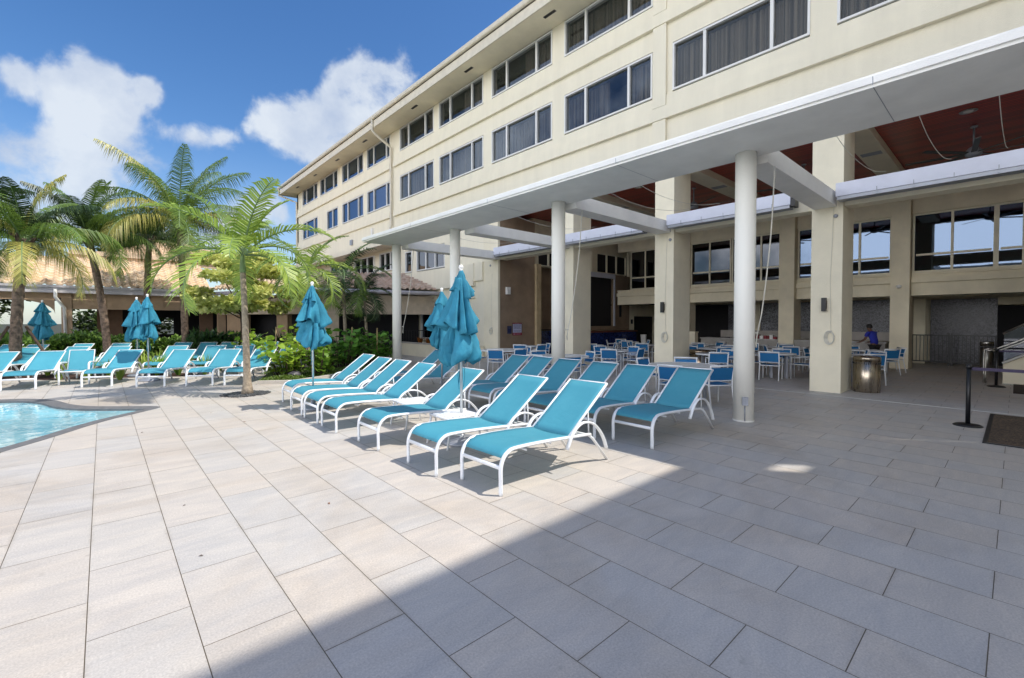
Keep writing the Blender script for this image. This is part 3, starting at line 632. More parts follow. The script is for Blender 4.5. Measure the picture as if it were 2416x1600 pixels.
# recess behind the buffet: slate mosaic wall panels and dark openings
PM('mosaic_wall', MOSAIC, [(25.6, 25.7, .48, 2.38, 0, 2.6), (24.6, 24.7, 3.2, 10.2, 1.2, 2.6)])
PM('recess_wall', STUCCO_IN, [(24.6, 24.7, 2.44, 2.80, 0, 2.6), (24.5, 24.7, 8.6, 9.0, 0, 2.6), (26, 26.1, -4.2, 16.3, 0, 6.59), (22.2, 26, -4.2, 10.9, 2.60, 2.619), (24.8, 25.9, -4.2, .46, 2.32, 2.6)])
PM('dark_doorway', DARK, [(25.4, 25.55, -4.2, .47, 0, 2.3), (25.0, 25.1, 10.3, 14.0, 0, 2.6)])
mb = MB(); mb.box(XF + .3, 26.2, -4.3, -4.2, 0, 6.59); P(mb, 'end_wall', STUCCO_IN)
mb = MB(); mb.box(15.1, 26.2, 16.4, 16.6, 0, 6.6); P(mb, 'end_wall', STUCCO_IN)
# side wall that closes the restaurant on the left, seen frontally
SW = 15.2
mb = MB()
mb.box(XF + .005, 15.16, SW + .02, SW + .239, 0, 6.39)
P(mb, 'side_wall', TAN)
mb = MB(); mb.box(15.163, 15.46, SW - .12, SW + .5, 0, 4.4); P(mb, 'side_wall_pier', mat('lit_tan', (.60, .47, .28), .85, bump=.3))  # lit strip: its brightness is put into a lighter tan
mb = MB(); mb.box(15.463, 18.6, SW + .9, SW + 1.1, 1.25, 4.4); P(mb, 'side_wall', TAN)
mb = MB(); mb.box(15.463, 19.5, SW + .6, SW + .7, .05, 1.22); P(mb, 'blue_tile_bar', BLUET)
mb = MB(); mb.box(15.4, 19.6, SW + .45, SW + .8, 1.225, 1.30); P(mb, 'bar_top', DARK)
mb = MB(); mb.box(15.2, 24, SW + .4, SW + .6, 4.36, 6.59); P(mb, 'side_wall', STUCCO_IN); PM('side_wall', STUCCO_IN, [(15.2, 24, SW + .22, SW + .38, 5.485, 6.59), (17.93, 18.72, SW + .22, SW + .38, 4.36, 5.48), (19.73, 20.17, SW + .22, SW + .38, 4.36, 5.48)])
for (a, b) in ((15.6, 17.9), (18.75, 19.7), (20.2, 22.96)):
    mb = MB(); n = 1 if b - a < 1.2 else 3
    for i in range(n + 1): x = a + (b - a) * i / n; mb.box(x - .035, x + .035, SW + .24, SW + .33, 4.38, 5.48)
    mb.box(a, b, SW + .25, SW + .32, 5.42, 5.48); mb.box(a, b, SW + .25, SW + .32, 4.38, 4.43)
    fr = P(mb, 'window', FRAME_C); mb = MB(); mb.box(a, b, SW + .35, SW + .36, 4.42, 5.46); mb.build('pane', DARK, fr)
# wall with the projection screen niche
PM('screen_wall', TAN, [(18.62, 21.38, SW, SW + .12, 1.22, 1.44), (21.383, 22.96, SW, SW + .12, 1.22, 4.30), (18.62, 21.38, SW, SW + .12, 4.10, 4.30)])
mb = MB(); mb.box(18.62, 21.5, SW - .05, SW - .002, 4.08, 4.34); mb.box(21.39, 21.5, SW - .05, SW - .002, 1.44, 4.07); P(mb, 'screen_surround', SHADE)
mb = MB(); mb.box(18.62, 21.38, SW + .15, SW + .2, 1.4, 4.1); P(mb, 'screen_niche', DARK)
mb = MB(); mb.box(21.95, 22.15, SW - .02, SW - .003, 1.95, 3.45); P(mb, 'slot_recess', DARK)
mb = MB(); mb.box(18.2, 23.1, SW - .4, SW - .1, 0.02, 1.1); P(mb, 'blue_tile_bar', BLUET)
mb = MB(); mb.box(18.1, 23.15, SW - .45, SW - .05, 1.105, 1.19); P(mb, 'bar_top', mat('red_brown_top', (.16, .05, .03), .35))
mb = MB(); mb.box(22.98, 26, SW + .02, SW + .2, 2.0, 6.5); mb.box(22.98, 23.5, SW + .02, SW + .2, 0, 2.0); P(mb, 'side_wall', STUCCO_IN)
mb = MB(); mb.box(23.52, 26, SW + .3, SW + .4, 0, 2.0); P(mb, 'dark_doorway', DARK)

# wing behind the camera: a real wall whose eave throws the terrace shadow
wing = empty('hotel_wing', (3, -4.6, 0), label='cream stucco wing of the hotel standing square to the long block', cat='hotel wing')
mb = MB()
mb.box(3.2, 10.62, -4.43, -4.33, 0, 13.35); mb.box(10.62, 11.02, -4.43, -4.33, 0, 11.38); mb.box(10.62, 11.02, -4.43, -4.33, 12.1, 13.35); mb.box(11.02, 12.868, -4.43, -4.31, 0, 13.35)  # wall shaped for light: cut short, with a gap for a sun patch
o = mb.build('wall', STUCCO, wing); o.location = (-3, 4.6, 0)
mb = MB()
for z in (5.2, 8.6):
    for i in range(2): mb.box(3.6 + i * 3.4, 6.4 + i * 3.4, -4.325, -4.30, z, z + 1.2)
o = mb.build('window', GLASSD, wing); o.location = (-3, 4.6, 0)

# ------------------------------------------------------------------ canopy with round columns
canopy = empty('terrace_canopy', (7.6, 3, 0), label='long flat white concrete canopy on round columns along the terrace', cat='canopy')
def PC(mb, name, m, **k):
    o = mb.build(name, m, **k); o.parent = canopy; o.location = (-7.6, -3, 0); return o
mb = MB(); mb.box(6.95, 8.42, -.38, 15.78, 4.54, 4.70); o = PC(mb, 'roof_slab', WHITE)
bm = bmesh.new(); bm.from_mesh(o.data)
bmesh.ops.bevel(bm, geom=[e for e in bm.edges if abs((e.verts[0].co - e.verts[1].co).x) < .001 and e.verts[0].co.x < 7 and abs((e.verts[0].co - e.verts[1].co).y) > 1], offset=.038, segments=2, affect='EDGES')
bm.to_mesh(o.data); bm.free()
for y in (1.2, 4.9, 8.6, 12.3):
    mb = MB(); mb.box(6.947, 6.9495, y, y + .008, 4.555, 4.655); PC(mb, 'panel_joint', SHADEM)
    mb = MB(); mb.box(6.99, 8.40, y, y + .008, 4.5375, 4.5395); PC(mb, 'panel_joint', SHADEM)
for y in (3.11, 7.38, 11.68, 15.45):
    mb = MB(); mb.cyl(8.15, y, 0, 4.539, .163, seg=36); mb.cyl(8.15, y, .0, .02, .172, seg=36); PC(mb, 'column', COLM)
for y in (3.08, 7.28, 11.3, 15.3):
    mb = MB(); mb.box(8.421, XF - .002, y - .22, y + .24, 4.40, 4.72); PC(mb, 'beam', WHITE, bevel=.01)
for (ya, yb) in ((-.75, 2.80), (3.72, 6.98), (7.78, 11.0), (11.8, 15.0)):
    t = empty('roller_shade', (12.45, ya, 4.4), label='rolled white vinyl shade boxed in above the %s bay of the terrace' % {-6: 'rightmost', -.75: 'right hand', 3.72: 'second', 7.78: 'third', 11.8: 'leftmost'}[ya], cat='roller shade', group='rolled shades hung between the canopy beams')
    mb = MB(); mb.box(0, .36, 0, yb - ya, .14, .44)
    o = mb.build('shade_roll', SHADE, t, bevel=.02)
    mb = MB(); mb.box(.02, .30, .02, yb - ya - .02, .06, .135)
    for k in range(int((yb - ya) / .6)): mb.box(-.006, .005, .4 + k * .6, .415 + k * .6, .07, .22)
    mb.build('track', SHADEM, t)
    mb = MB(); mb.box(.03, .32, -.09, -.004, .1, .36); mb.build('end_bracket', BLACK, t)

# ------------------------------------------------------------------ sun loungers
def arc(pts, n=3):
    """round the corners of a polyline (Catmull-Rom)"""
    P_ = [Vector(p) for p in pts]; out = []
    for i in range(len(P_) - 1):
        p0 = P_[max(i - 1, 0)]; p1 = P_[i]; p2 = P_[i + 1]; p3 = P_[min(i + 2, len(P_) - 1)]
        for k in range(n):
            t = k / n
            out.append(.5 * ((2 * p1) + (p2 - p0) * t + (2 * p0 - 5 * p1 + 4 * p2 - p3) * t * t + (3 * p1 - p0 - 3 * p2 + p3) * t ** 3))
    out.append(P_[-1]); return out
def lounger(backtop):
    """foot end at the origin, head towards +X, width 0..-.64 in Y is centred"""
    t = empty('sun_lounger'); tag(t, 'turquoise sling sun lounger with white frame', 'sun lounger')
    W_ = .315
    for s in (-1, 1):
        y = s * W_
        rail = arc([(0, y, .002), (0, y, .14), (.0, y, .27), (.03, y, .355), (.09, y, .41), (.19, y, .435), (.56, y, .425), (.96, y, .40), (1.40, y, .37)], 3)
        mb = MB(); mb.tube(rail, .026, .017, up=(0, 1, 0), seg=8); mb.build('side_rail', POWDER, t)
        mb = MB(); mb.tube([(1.38, y * .97, .365), (1.47, y * .97, .30), (1.74, y * 1.0, .002)], .022, .015, up=(0, 1, 0), seg=8); mb.build('leg', POWDER, t)
        am = arc([(.96, y * 1.07, .27), (1.03, y * 1.09, .41), (1.13, y * 1.1, .505), (1.26, y * 1.1, .535), (1.42, y * 1.1, .495), (1.55, y * 1.09, .39), (1.64, y * 1.08, .27), (1.70, y * 1.06, .15)], 3)
        mb = MB(); mb.tube(am, .027, .014, up=(0, 1, 0), seg=8); mb.build('armrest', POWDER, t)
        bx, bz = backtop
        mb = MB(); mb.tube([(1.03, y * .93, .385), (bx, y * .93, bz)], .017, .014, up=(0, 1, 0), seg=8)
        mx, mz = 1.03 + (bx - 1.03) * .5, .385 + (bz - .385) * .5
        mb.build('back_rail', POWDER, t)
        mb = MB(); mb.tube([(mx, y * .9, mz), (1.42, y * .9, .33)], .010, seg=6); mb.build('prop_strut', POWDER, t)
    mb = MB(); mb.tube([(.005, -W_, .27), (.005, W_, .27)], .022, .013, up=(0, 0, 1)); mb.build('foot_bar', POWDER, t)
    for x, q in ((.35, .010), (.72, .010), (1.05, .010), (1.25, .010), (1.42, .013)):
        mb = MB(); mb.tube([(x, -W_, .385 if x < 1.4 else .35), (x, W_, .385 if x < 1.4 else .35)], q, seg=6, up=(0, 0, 1)); mb.build('crossbar', POWDER, t)
    for y in (-.19, .19):
        mb = MB(); mb.tube([(1.1, y, .36), (1.4, y, .34)], .008, seg=5); mb.build('ratchet_bar', POWDER, t)
    # sling: seat
    rings = []
    xs = [(.035, .352), (.055, .385), (.10, .418), (.19, .440), (.40, .438), (.60, .430), (.80, .418), (.95, .406), (1.045, .398)]
    for i, (x, z) in enumerate(xs):
        row = []
        for k in range(9):
            q = k / 8 * 2 - 1
            row.append((x, q * (W_ - .012), z - .016 * (1 - q * q) * min(1, i / 3) + .004))
        rings.append(row)
    mb = MB(); mb.grid(rings, False); o = mb.build('seat_sling', SLING, t)
    md = o.modifiers.new('s', 'SOLIDIFY'); md.thickness = .006
    rings = []
    for i in range(9):
        u = i / 8; x = 1.04 + (bx - 1.045) * u; z = .392 + (bz - .398) * u
        rings.append([(x + .016 * (1 - q * q) * math.sin(u * PI), q * (W_ * .93 - .010), z - .014 * (1 - q * q) * math.sin(u * PI)) for q in [k / 4 - 1 for k in range(9)]])
    mb = MB(); mb.grid(rings, False); o = mb.build('back_sling', SLING, t)
    md = o.modifiers.new('s', 'SOLIDIFY'); md.thickness = .006
    mb = MB(); mb.tube([(bx + .003, -W_ * .93, bz), (bx + .003, W_ * .93, bz)], .012, seg=6, up=(0, 0, 1)); mb.build('top_bar', POWDER, t)
    return t
loungA = lounger((1.765, .93))
G1 = 'turquoise loungers in the sunlit row beside the terrace'
Q = .315
front = [(2.85, 3.33 + Q, 'sunlit turquoise lounger nearest the camera, its shadow reaching the shade line'),
         (2.70, 4.23 + Q, 'sunlit lounger between the nearest one and the white side table by the big umbrella'),
         (2.67, 5.58 + Q, 'sunlit lounger behind the big umbrella pole with the umbrella shadow on its seat'),
         (2.62, 6.89 + Q, 'sunlit lounger just beyond the second white side table'),
         (2.63, 7.75 + Q, 'fifth lounger from the camera in the sunlit row'),
         (2.65, 8.60 + Q, 'sixth lounger from the camera in the sunlit row, in front of the umbrella base'),
         (2.80, 9.70 + Q, 'farthest lounger of the sunlit row, next to the planting bed')]
for x, y, l in front: place(loungA, (x, y, 0), R(random.Random(y).uniform(-1.2, 1.2)), l, G1)
G2 = 'loungers in the shaded row under the canopy edge'
back = [(5.42, 3.22 + Q, 'shaded blue lounger nearest the round column, front of the shaded row'),
        (5.25, 4.05 + Q, 'shaded lounger second from the camera under the canopy edge'),
        (5.20, 4.82 + Q, 'shaded lounger third from the camera, behind the nearest sunlit pair'),
        (5.25, 5.68 + Q, 'shaded lounger fourth from the camera under the canopy edge'),
        (5.30, 6.50 + Q, 'shaded lounger fifth from the camera, in line with the third round column'),
        (5.25, 7.20 + Q, 'shaded lounger sixth from the camera, right of the small umbrella'),
        (4.75, 8.80 + Q, 'shaded lounger behind the small umbrella pole'),
        (4.95, 9.95 + Q, 'farthest shaded lounger, beyond the small umbrella')]
for x, y, l in back: place(loungA, (x, y, 0), R(random.Random(y).uniform(-1.5, 1.5)), l, G2)
loungB = lounger((1.79, .86))
G3 = 'loungers facing the pool on the left'
def at_feet(x, y, hx, hy, l, proto=None): place(proto or loungB, (x, y, 0), math.atan2(hy - y, hx - x), l, G3)
row1 = [(-2.55, 16.75, -2.0, 18.4, 'pool lounger cut by the left edge of the photo, front row'), (-1.56, 16.37, -1.09, 18.01, 'front row pool lounger between the cut-off one and the armchair'),
        (-.13, 15.76, .49, 17.10, 'front row pool lounger with umbrella shadow on its back, right of the armchair'), (.90, 14.90, 1.68, 16.24, 'front row pool lounger before the pair of umbrellas'),
        (1.87, 14.32, 2.72, 15.62, 'front row pool lounger with palm frond shadow striping its back'), (2.62, 13.75, 3.56, 15.05, 'front row pool lounger right behind the slim palm trunk')]
for r in row1: at_feet(*r)
for (bx, by, l) in [(-.62, 20.6, 'second row lounger between the two leftmost umbrellas'), (.42, 20.0, 'second row lounger left of the umbrella pair'), (1.88, 19.05, 'second row lounger right of the umbrella pair'),
                    (2.90, 18.5, 'second row lounger showing between two front row backs'), (3.62, 17.75, 'second row lounger behind the slim palm'), (-1.75, 20.9, 'second row lounger under the leftmost umbrella')]:
    at_feet(bx - .72, by - 1.55, bx, by, l)
for i, (bx, by) in enumerate([(-2.45, 24.1), (-1.75, 23.4), (-.55, 23.2), (.50, 22.75), (2.35, 22.0), (3.10, 21.4), (3.75, 21.0), (4.38, 20.55), (5.06, 20.3)]):
    w_ = ['at the left edge by the coconut trunk', 'left of the leftmost umbrella', 'right of the leftmost umbrella', 'left of the umbrella pair', 'just right of the umbrella pair', 'right of the umbrella pair, dappled by leaves', 'beneath the lime green tree', 'right of the slim palm trunk', 'farthest right in the back row'][i]
    at_feet(bx - .75, by - 1.5, bx, by, 'back row lounger against the hedge ' + w_)
at_feet(4.05, 15.9, 4.95, 17.25, 'lounger shaded by the sea grape plants, right end of the pool group')

# side tables
def side_table():
    t = empty('side_table'); tag(t, 'low white slatted side table', 'side table')
    mb = MB(); s = .24
    for i in range(9): mb.box(-s + .03 + i * .053, -s + .03 + i * .053 + .042, -s + .03, s - .03, .405, .420)
    mb.build('table_top', POWDER, t)
    mb = MB(); lp = arc([(-s, -s, .40), (s, -s, .40), (s, s, .40), (-s, s, .40), (-s, -s, .40)], 1); mb.tube(lp, .018, .012, up=(0, 0, 1), seg=6); mb.build('rim', POWDER, t)
    for sx in (-1, 1):
        for sy in (-1, 1):
            mb = MB(); mb.tube([(sx * (s - .02), sy * s, .40), (sx * (s + .04), sy * (s + .01), .002)], .014, seg=6); mb.build('leg', POWDER, t)
    return t
st = side_table()
place(st, (3.62, 5.22, 0), 0, 'white slatted side table left of the big umbrella pole', 'white side tables between loungers')
place(st, (3.75, 6.56, 0), 0, 'white slatted side table beyond the umbrella, between the third and fourth sunlit loungers', 'white side tables between loungers')

# upright pool armchair
t = empty('pool_armchair', (-.52, 17.05, 0), math.atan2(1.5, .35), 'upright armchair with turquoise sling back among the front row loungers', 'armchair')
for s in (-1, 1):
    mb = MB(); mb.tube(arc([(-.28, s * .30, .002), (-.28, s * .30, .50), (-.22, s * .30, .585), (-.1, s * .30, .60), (.30, s * .30, .57)], 3), .024, .02, up=(0, 1, 0)); mb.build('armrest', POWDER, t)
    mb = MB(); mb.tube([(.22, s * .28, .35), (.42, s * .28, .002)], .02); mb.build('leg', POWDER, t)
mb = MB(); mb.tube([(-.28, -.3, .36), (-.28, .3, .36)], .018); mb.tube([(-.28, -.3, .37), (.24, -.27, .34)], .018); mb.tube([(-.28, .3, .37), (.24, .27, .34)], .018); mb.build('seat_frame', POWDER, t)
mb = MB(); mb.box(-.27, .22, -.26, .26, .365, .375); mb.build('seat_sling', SLING, t)
mb = MB(); mb.tube([(.20, -.26, .36), (.42, -.26, .90), (.42, .26, .90), (.20, .26, .36)], .016, seg=6); mb.build('back_frame', POWDER, t)
mb = MB(); mb.f([(.21, -.25, .38), (.21, .25, .38), (.415, .25, .88), (.415, -.25, .88)]); mb.build('back_sling', SLING, t)

# ------------------------------------------------------------------ furled umbrellas
def umbrella(seed, top, low, name_label, loc, fat=1.0, group='furled turquoise umbrellas', rz=0):
    r_ = random.Random(seed)
    t = empty('patio_umbrella', loc, rz, name_label, 'umbrella', group)
    mb = MB(); mb.tube([(0, 0, .05), (0, 0, top - .08)], .019, seg=12); mb.build('pole', POLE, t)
    mb = MB(); mb.lathe([(.27, .0), (.27, .035), (.22, .06), (.05, .075), (.035, .22), (.03, .23)], seg=24); mb.build('base', SHADEM, t)
    mb = MB(); mb.lathe([(.022, top - .10), (.030, top - .085), (.018, top - .07), (.032, top - .045), (.034, top - .03), (.022, top - .006), (.004, top)], seg=12); mb.build('finial', WHITE, t)
    z0 = top - .09; Hh = z0 - low
    mb = MB(); NA = 150; nf = 7
    ph = r_.random() * 6
    amp = [r_.uniform(.60, 1.35) for _ in range(nf)]
    wp = lambda q: q + .34 * math.sin(2 * q + seed) + .16 * math.sin(3 * q + seed * 1.3)
    def pleat(x):                     # saw tooth: rises from the crease, folds back sharply
        p = x % 1.0
        return (p / .86) ** .75 if p < .86 else 1 - ((p - .86) / .14) ** 1.5
    def skirt(za, zb, ra, rb, fold, ragged, twist, off, steps=14, power=1.0, curl=0):
        rings = []
        for i in range(steps + 1):
            u = i / steps; row = []
            for j in range(NA):
                th = 2 * PI * j / NA; x = (wp(th + off) + ph + off) / (2 * PI) * nf + .22 * u; k = int(x) % nf; a = amp[(k + int(off * 3)) % nf]
                fl = pleat(x)
                r = (ra + (rb - ra) * (u ** power) * (1 + (a - 1) * .9)) * (1 - fold * (1 - fl) * min(1, u * 2.2 + .15))
                r *= 1 + .12 * math.sin(2 * th + seed + off) * u
                if curl and u > .7: r *= 1 - curl * ((u - .7) / .3) ** 2 * fl
                z = za + (zb - za) * u - ragged * u * u * (math.sin(2 * th + seed * 1.7 + off) * .6 + (a - 1) * 1.5 - .5 * fl)
                tw = twist * u
                row.append((r * math.cos(th + tw), r * math.sin(th + tw), z))
            rings.append(row)
        mb.grid(rings, True)
    skirt(z0 + .012, z0 - Hh * .25, .022, .165 * fat, .50, .06, .10, 0)
    skirt(z0 - Hh * .07, z0 - Hh * .60, .05, .300 * fat, .56, .11, .22, .7)
    skirt(z0 - Hh * .50, z0 - Hh * .93, .10, .305 * fat, .60, .10, -.18, 1.9, power=.75, curl=.25)
    for v in mb.bm.verts:
        rr = math.hypot(v.co.x, v.co.y)
        if rr > .06:
            q = noise.noise(Vector((v.co.x * 9, v.co.y * 9, v.co.z * 4 + seed))) * .030 + noise.noise(Vector((v.co.x * 26, v.co.y * 26, v.co.z * 9 + seed))) * .010
            v.co.x *= 1 + q / rr; v.co.y *= 1 + q / rr; v.co.z += noise.noise(Vector((v.co.x * 7, v.co.y * 7, seed * 3.1))) * .035
    o = mb.build('canopy', CANVAS, t)
    md = o.modifiers.new('s', 'SOLIDIFY'); md.thickness = .004
    tx = MB()
    for k in range(4):
        a = r_.random() * 6; tx.tube(arc([(.03 * math.cos(a), .03 * math.sin(a), low + .16), (.05 * math.cos(a), .05 * math.sin(a), low - .05), (.045 * math.cos(a + .5), .045 * math.sin(a + .5), low - .16 - .03 * k)], 3), .004, seg=4)
    tx.build('cord', CANVAS, t)
    return t
umbrella(3, 2.49, 1.00, 'big furled turquoise umbrella between the nearest sunlit loungers, its pole passing a side table', (3.73, 5.20, 0), 1.16)
umbrella(7, 2.47, 1.10, 'furled turquoise umbrella at the far end of the sunlit row, before the sea grape plants', (3.03, 9.15, 0), 1.34, rz=1)
umbrella(12, 2.44, 1.02, 'smaller looking furled umbrella in shade left behind the big one', (5.57, 8.50, 0), 1.08, rz=2)
umbrella(21, 2.42, 1.02, 'leftmost furled umbrella in front of the hedge and coconut trunk', (-1.5, 22.0, 0), 1.02, rz=.5)
umbrella(33, 2.45, 1.02, 'left one of the two overlapping furled umbrellas', (.79, 18.2, 0), 1.08, rz=3)
umbrella(45, 2.48, 1.03, 'right one of the two overlapping furled umbrellas, slightly taller', (.96, 16.6, 0), 1.08, rz=4)
umbrella(52, 2.3, 1.0, 'partly hidden furled umbrella low behind the sea grape leaves', (5.75, 18.1, 0), .9, rz=4)

# ------------------------------------------------------------------ dining tables and chairs
def chair():
    t = empty('dining_chair'); tag(t, 'white armchair with blue mesh seat and back', 'chair')   # faces +X
    for s in (-1, 1):
        y = s * .25
        mb = MB(); mb.tube([(.24, y, .002), (.235, y, .64)], .017, .014, up=(0, 1, 0), seg=6); mb.build('front_leg', POWDER, t)
        mb = MB(); mb.tube([(-.30, y, .002), (-.22, y, .42), (-.235, y, .62), (-.29, y, .83)], .018, .014, up=(0, 1, 0), seg=6); mb.build('rear_leg', POWDER, t)
        mb = MB(); mb.tube([(-.24, y, .645), (.27, y, .65)], .024, .011, up=(0, 1, 0), seg=6); mb.build('armrest', POWDER, t)
    mb = MB(); mb.tube([(.235, -.25, .42), (.235, .25, .42)], .016, seg=6, up=(0, 0, 1)); mb.tube([(-.22, -.25, .42), (-.22, .25, .42)], .014, seg=6, up=(0, 0, 1))
    mb.tube([(-.22, -.25, .43), (.235, -.25, .44)], .015, seg=6); mb.tube([(-.22, .25, .43), (.235, .25, .44)], .015, seg=6)
    mb.build('seat_frame', POWDER, t)
    mb = MB(); mb.tube([(-.285, -.25, .815), (-.285, .25, .815)], .022, .012, up=(0, 0, 1), seg=6); mb.build('top_rail', POWDER, t)
    mb = MB(); mb.tube([(-.225, -.25, .52), (-.225, .25, .52)], .012, seg=6, up=(0, 0, 1)); mb.build('back_bar', POWDER, t)
    mb = MB(); mb.grid([[(x, q * .235, .445 - .015 * (1 - q * q)) for q in (-1, -.5, 0, .5, 1)] for x in (-.21, -.1, 0, .1, .22)], False); mb.build('seat_sling', SLINGB, t)
    mb = MB(); mb.grid([[(-.228 - u * .05 - .012 * (1 - q * q), q * .235, .53 + .25 * u) for q in (-1, -.5, 0, .5, 1)] for u in (0, .33, .66, 1)], False); mb.build('back_sling', SLINGB, t)
    return t
def table(rad):
    t = empty('dining_table'); tag(t, 'round white slatted table', 'table')
    mb = MB()
    n = int(rad * 2 / .075)
    for i in range(n):
        x0 = -rad + .012 + i * (2 * rad - .024) / n; x1 = x0 + (2 * rad - .024) / n - .012; xm = max(abs(x0), abs(x1)); hl = math.sqrt(max(.001, (rad - .02) ** 2 - xm ** 2))
        mb.box(x0, x1, -hl, hl, .715, .732)
    mb.build('table_top', mat('table_slats_%d' % int(rad * 100), (.60, .60, .60), .45, var=.1), t)
    mb = MB(); mb.tube([(rad * math.cos(a / 48 * 2 * PI), rad * math.sin(a / 48 * 2 * PI), .715) for a in range(49)], .022, .016, up=(0, 0, 1), seg=6, cap=False); mb.build('rim', POWDER, t)
    for k in range(4):
        a = PI / 4 + k * PI / 2; mb = MB(); mb.box(rad * .62 * math.cos(a) - .03, rad * .62 * math.cos(a) + .03, rad * .62 * math.sin(a) - .03, rad * .62 * math.sin(a) + .03, .001, .712); mb.build('leg', SHADEM, t)
    return t
tA = table(.74); tB = table(.45); ch = chair()
TABLES = [  # proto, x, y, words, chair backs (x, y)
    (tA, 9.55, 4.92, 'nearest round table', [(10.48, 5.35, 'far side'), (9.70, 6.0, 'left side'), (8.42, 4.55, 'near side'), (9.15, 3.85, 'right side')]),
    (tA, 9.55, 8.50, 'round table by the third round column', [(8.80, 7.55, 'near side'), (10.55, 8.35, 'far side'), (9.60, 9.55, 'left side'), (8.40, 8.45, 'pool side')]),
    (tA, 10.1, 11.75, 'round table before the tan side wall', [(9.15, 10.85, 'near side'), (10.95, 11.3, 'far side'), (10.0, 10.65, 'right side'), (9.6, 12.8, 'left side')]),
    (tB, 12.75, 9.0, 'small table between the two left pilasters', [(11.85, 8.55, 'pool side'), (13.2, 9.9, 'far left side'), (13.72, 8.95, 'far side'), (12.95, 8.1, 'right side')]),
    (tB, 15.2, 4.8, 'table left of the nearest pilaster', [(14.25, 4.78, 'pool side'), (15.95, 4.95, 'far side'), (15.2, 5.7, 'left side'), (15.4, 3.95, 'right side')]),
    (tB, 16.3, 7.3, 'table behind the nearest round column', [(15.7, 6.6, 'near side'), (15.5, 7.6, 'pool side'), (17.1, 7.1, 'far side'), (16.6, 8.2, 'left side')]),
    (tB, 18.7, 5.4, 'table in front of the buffet', [(17.85, 5.2, 'pool side'), (19.5, 5.9, 'far side'), (18.2, 6.2, 'left side'), (18.9, 4.5, 'right side')]),
    (tB, 18.9, 8.9, 'table deep inside by the second inner pilaster', [(19.7, 8.5, 'far side'), (18.0, 8.6, 'pool side'), (18.7, 9.8, 'left side'), (19.0, 8.0, 'right side')]),
    (tB, 15.9, 3.1, 'table behind the nearest pilaster', [(15.25, 2.45, 'near side'), (16.75, 2.72, 'right side'), (16.3, 3.9, 'left side')]),
    (tB, 19.2, 3.4, 'rightmost table before the inner pilaster', [(18.4, 2.6, 'near side'), (19.75, 2.55, 'right side'), (20.1, 3.9, 'far side')]),
    (tB, 14.9, 11.6, 'table inside before the dark screen', [(14.1, 11.1, 'pool side'), (15.6, 11.0, 'right side'), (15.3, 12.5, 'far side'), (14.3, 12.4, 'left side')]),
    (tB, 18.4, 12.2, 'farthest table near the blue tiled bar', [(17.6, 11.7, 'pool side'), (19.1, 11.6, 'right side'), (18.9, 13.0, 'far side'), (17.8, 13.0, 'left side')]),
    (tB, 16.8, 10.2, 'table in the middle of the room', [(16.0, 10.0, 'pool side'), (17.5, 10.0, 'far side'), (16.9, 9.4, 'right side'), (16.6, 11.0, 'left side')]),
    (tB, 20.3, 7.3, 'table close to the buffet heap of boxes', [(19.5, 7.2, 'pool side'), (20.3, 8.1, 'left side'), (20.5, 6.5, 'right side')]),
    (tB, 17.6, 3.9, 'table between two inner tables at right', [(16.85, 3.65, 'pool side'), (17.7, 3.1, 'right side'), (17.5, 4.7, 'left side')]),
    (tB, 13.6, 6.1, 'table just left of the second pilaster', [(12.9, 5.6, 'pool side'), (14.3, 5.9, 'far side'), (13.8, 5.3, 'right side')]),
    (tB, 12.4, 12.9, 'table in the left corner by the blue bar', [(11.6, 12.4, 'pool side'), (13.2, 12.5, 'far side'), (12.3, 12.0, 'right side')]),
]
for pr, x, y, wd, cs in TABLES:
    place(pr, (x, y, 0), R(37 * x), 'white slatted table: ' + wd, 'dining tables on the terrace')
    for bx, by, sd in cs:
        d = Vector((x - bx, y - by)).normalized(); jit = random.Random(bx * 7 + by).uniform(-.25, .25)
        place(ch, (bx + d.x * .27, by + d.y * .27, 0), math.atan2(d.y, d.x) + jit, 'white blue-mesh armchair, %s of the %s' % (sd, wd), 'white and blue dining chairs')

# ------------------------------------------------------------------ bins, stanchions, mats, fence, buffet
def bin_(loc, label, m, rad=.30, h=.80, g='round metal waste bins'):
    t = empty('waste_bin', loc, 0, label, 'waste bin', g)
    mb = MB(); mb.lathe([(rad * .97, .0), (rad * .97, .05), (rad, .055), (rad, h * .9)], seg=40); mb.build('body', m, t)
    mb = MB(); mb.lathe([(rad * 1.03, h * .90), (rad * 1.03, h * .97), (rad * .96, h), (rad * .5, h), (rad * .48, h * .96)], seg=40); mb.build('rim', m, t)
    mb = MB()
    for k in range(40):
        a = k / 40 * 2 * PI; mb.box(rad * math.cos(a) * 1.001 - .006, rad * math.cos(a) * 1.001 + .006, rad * math.sin(a) * 1.001 - .006, rad * math.sin(a) * 1.001 + .006, h * .80, h * .85)
    mb.build('slot_band', BLACK, t)
    return t
BRONZE = mat('bronze_metal', (.42, .33, .24), .25, metal=1, var=.2, vscale=14, streak=True)
bin_((13.70, 2.40, 0), 'dented stainless steel waste bin beside the nearest square pilaster', mat('steel_bin', (.66, .57, .45), .27, metal=1, var=.25, vscale=14, streak=True), .27, .85)
bin_((13.95, 6.65, 0), 'bronze coloured waste bin behind the second square pilaster', BRONZE)
bin_((22.6, .66, 0), 'slim tall polished steel bin beside the stair rail', SILVER, .17, 1.0)
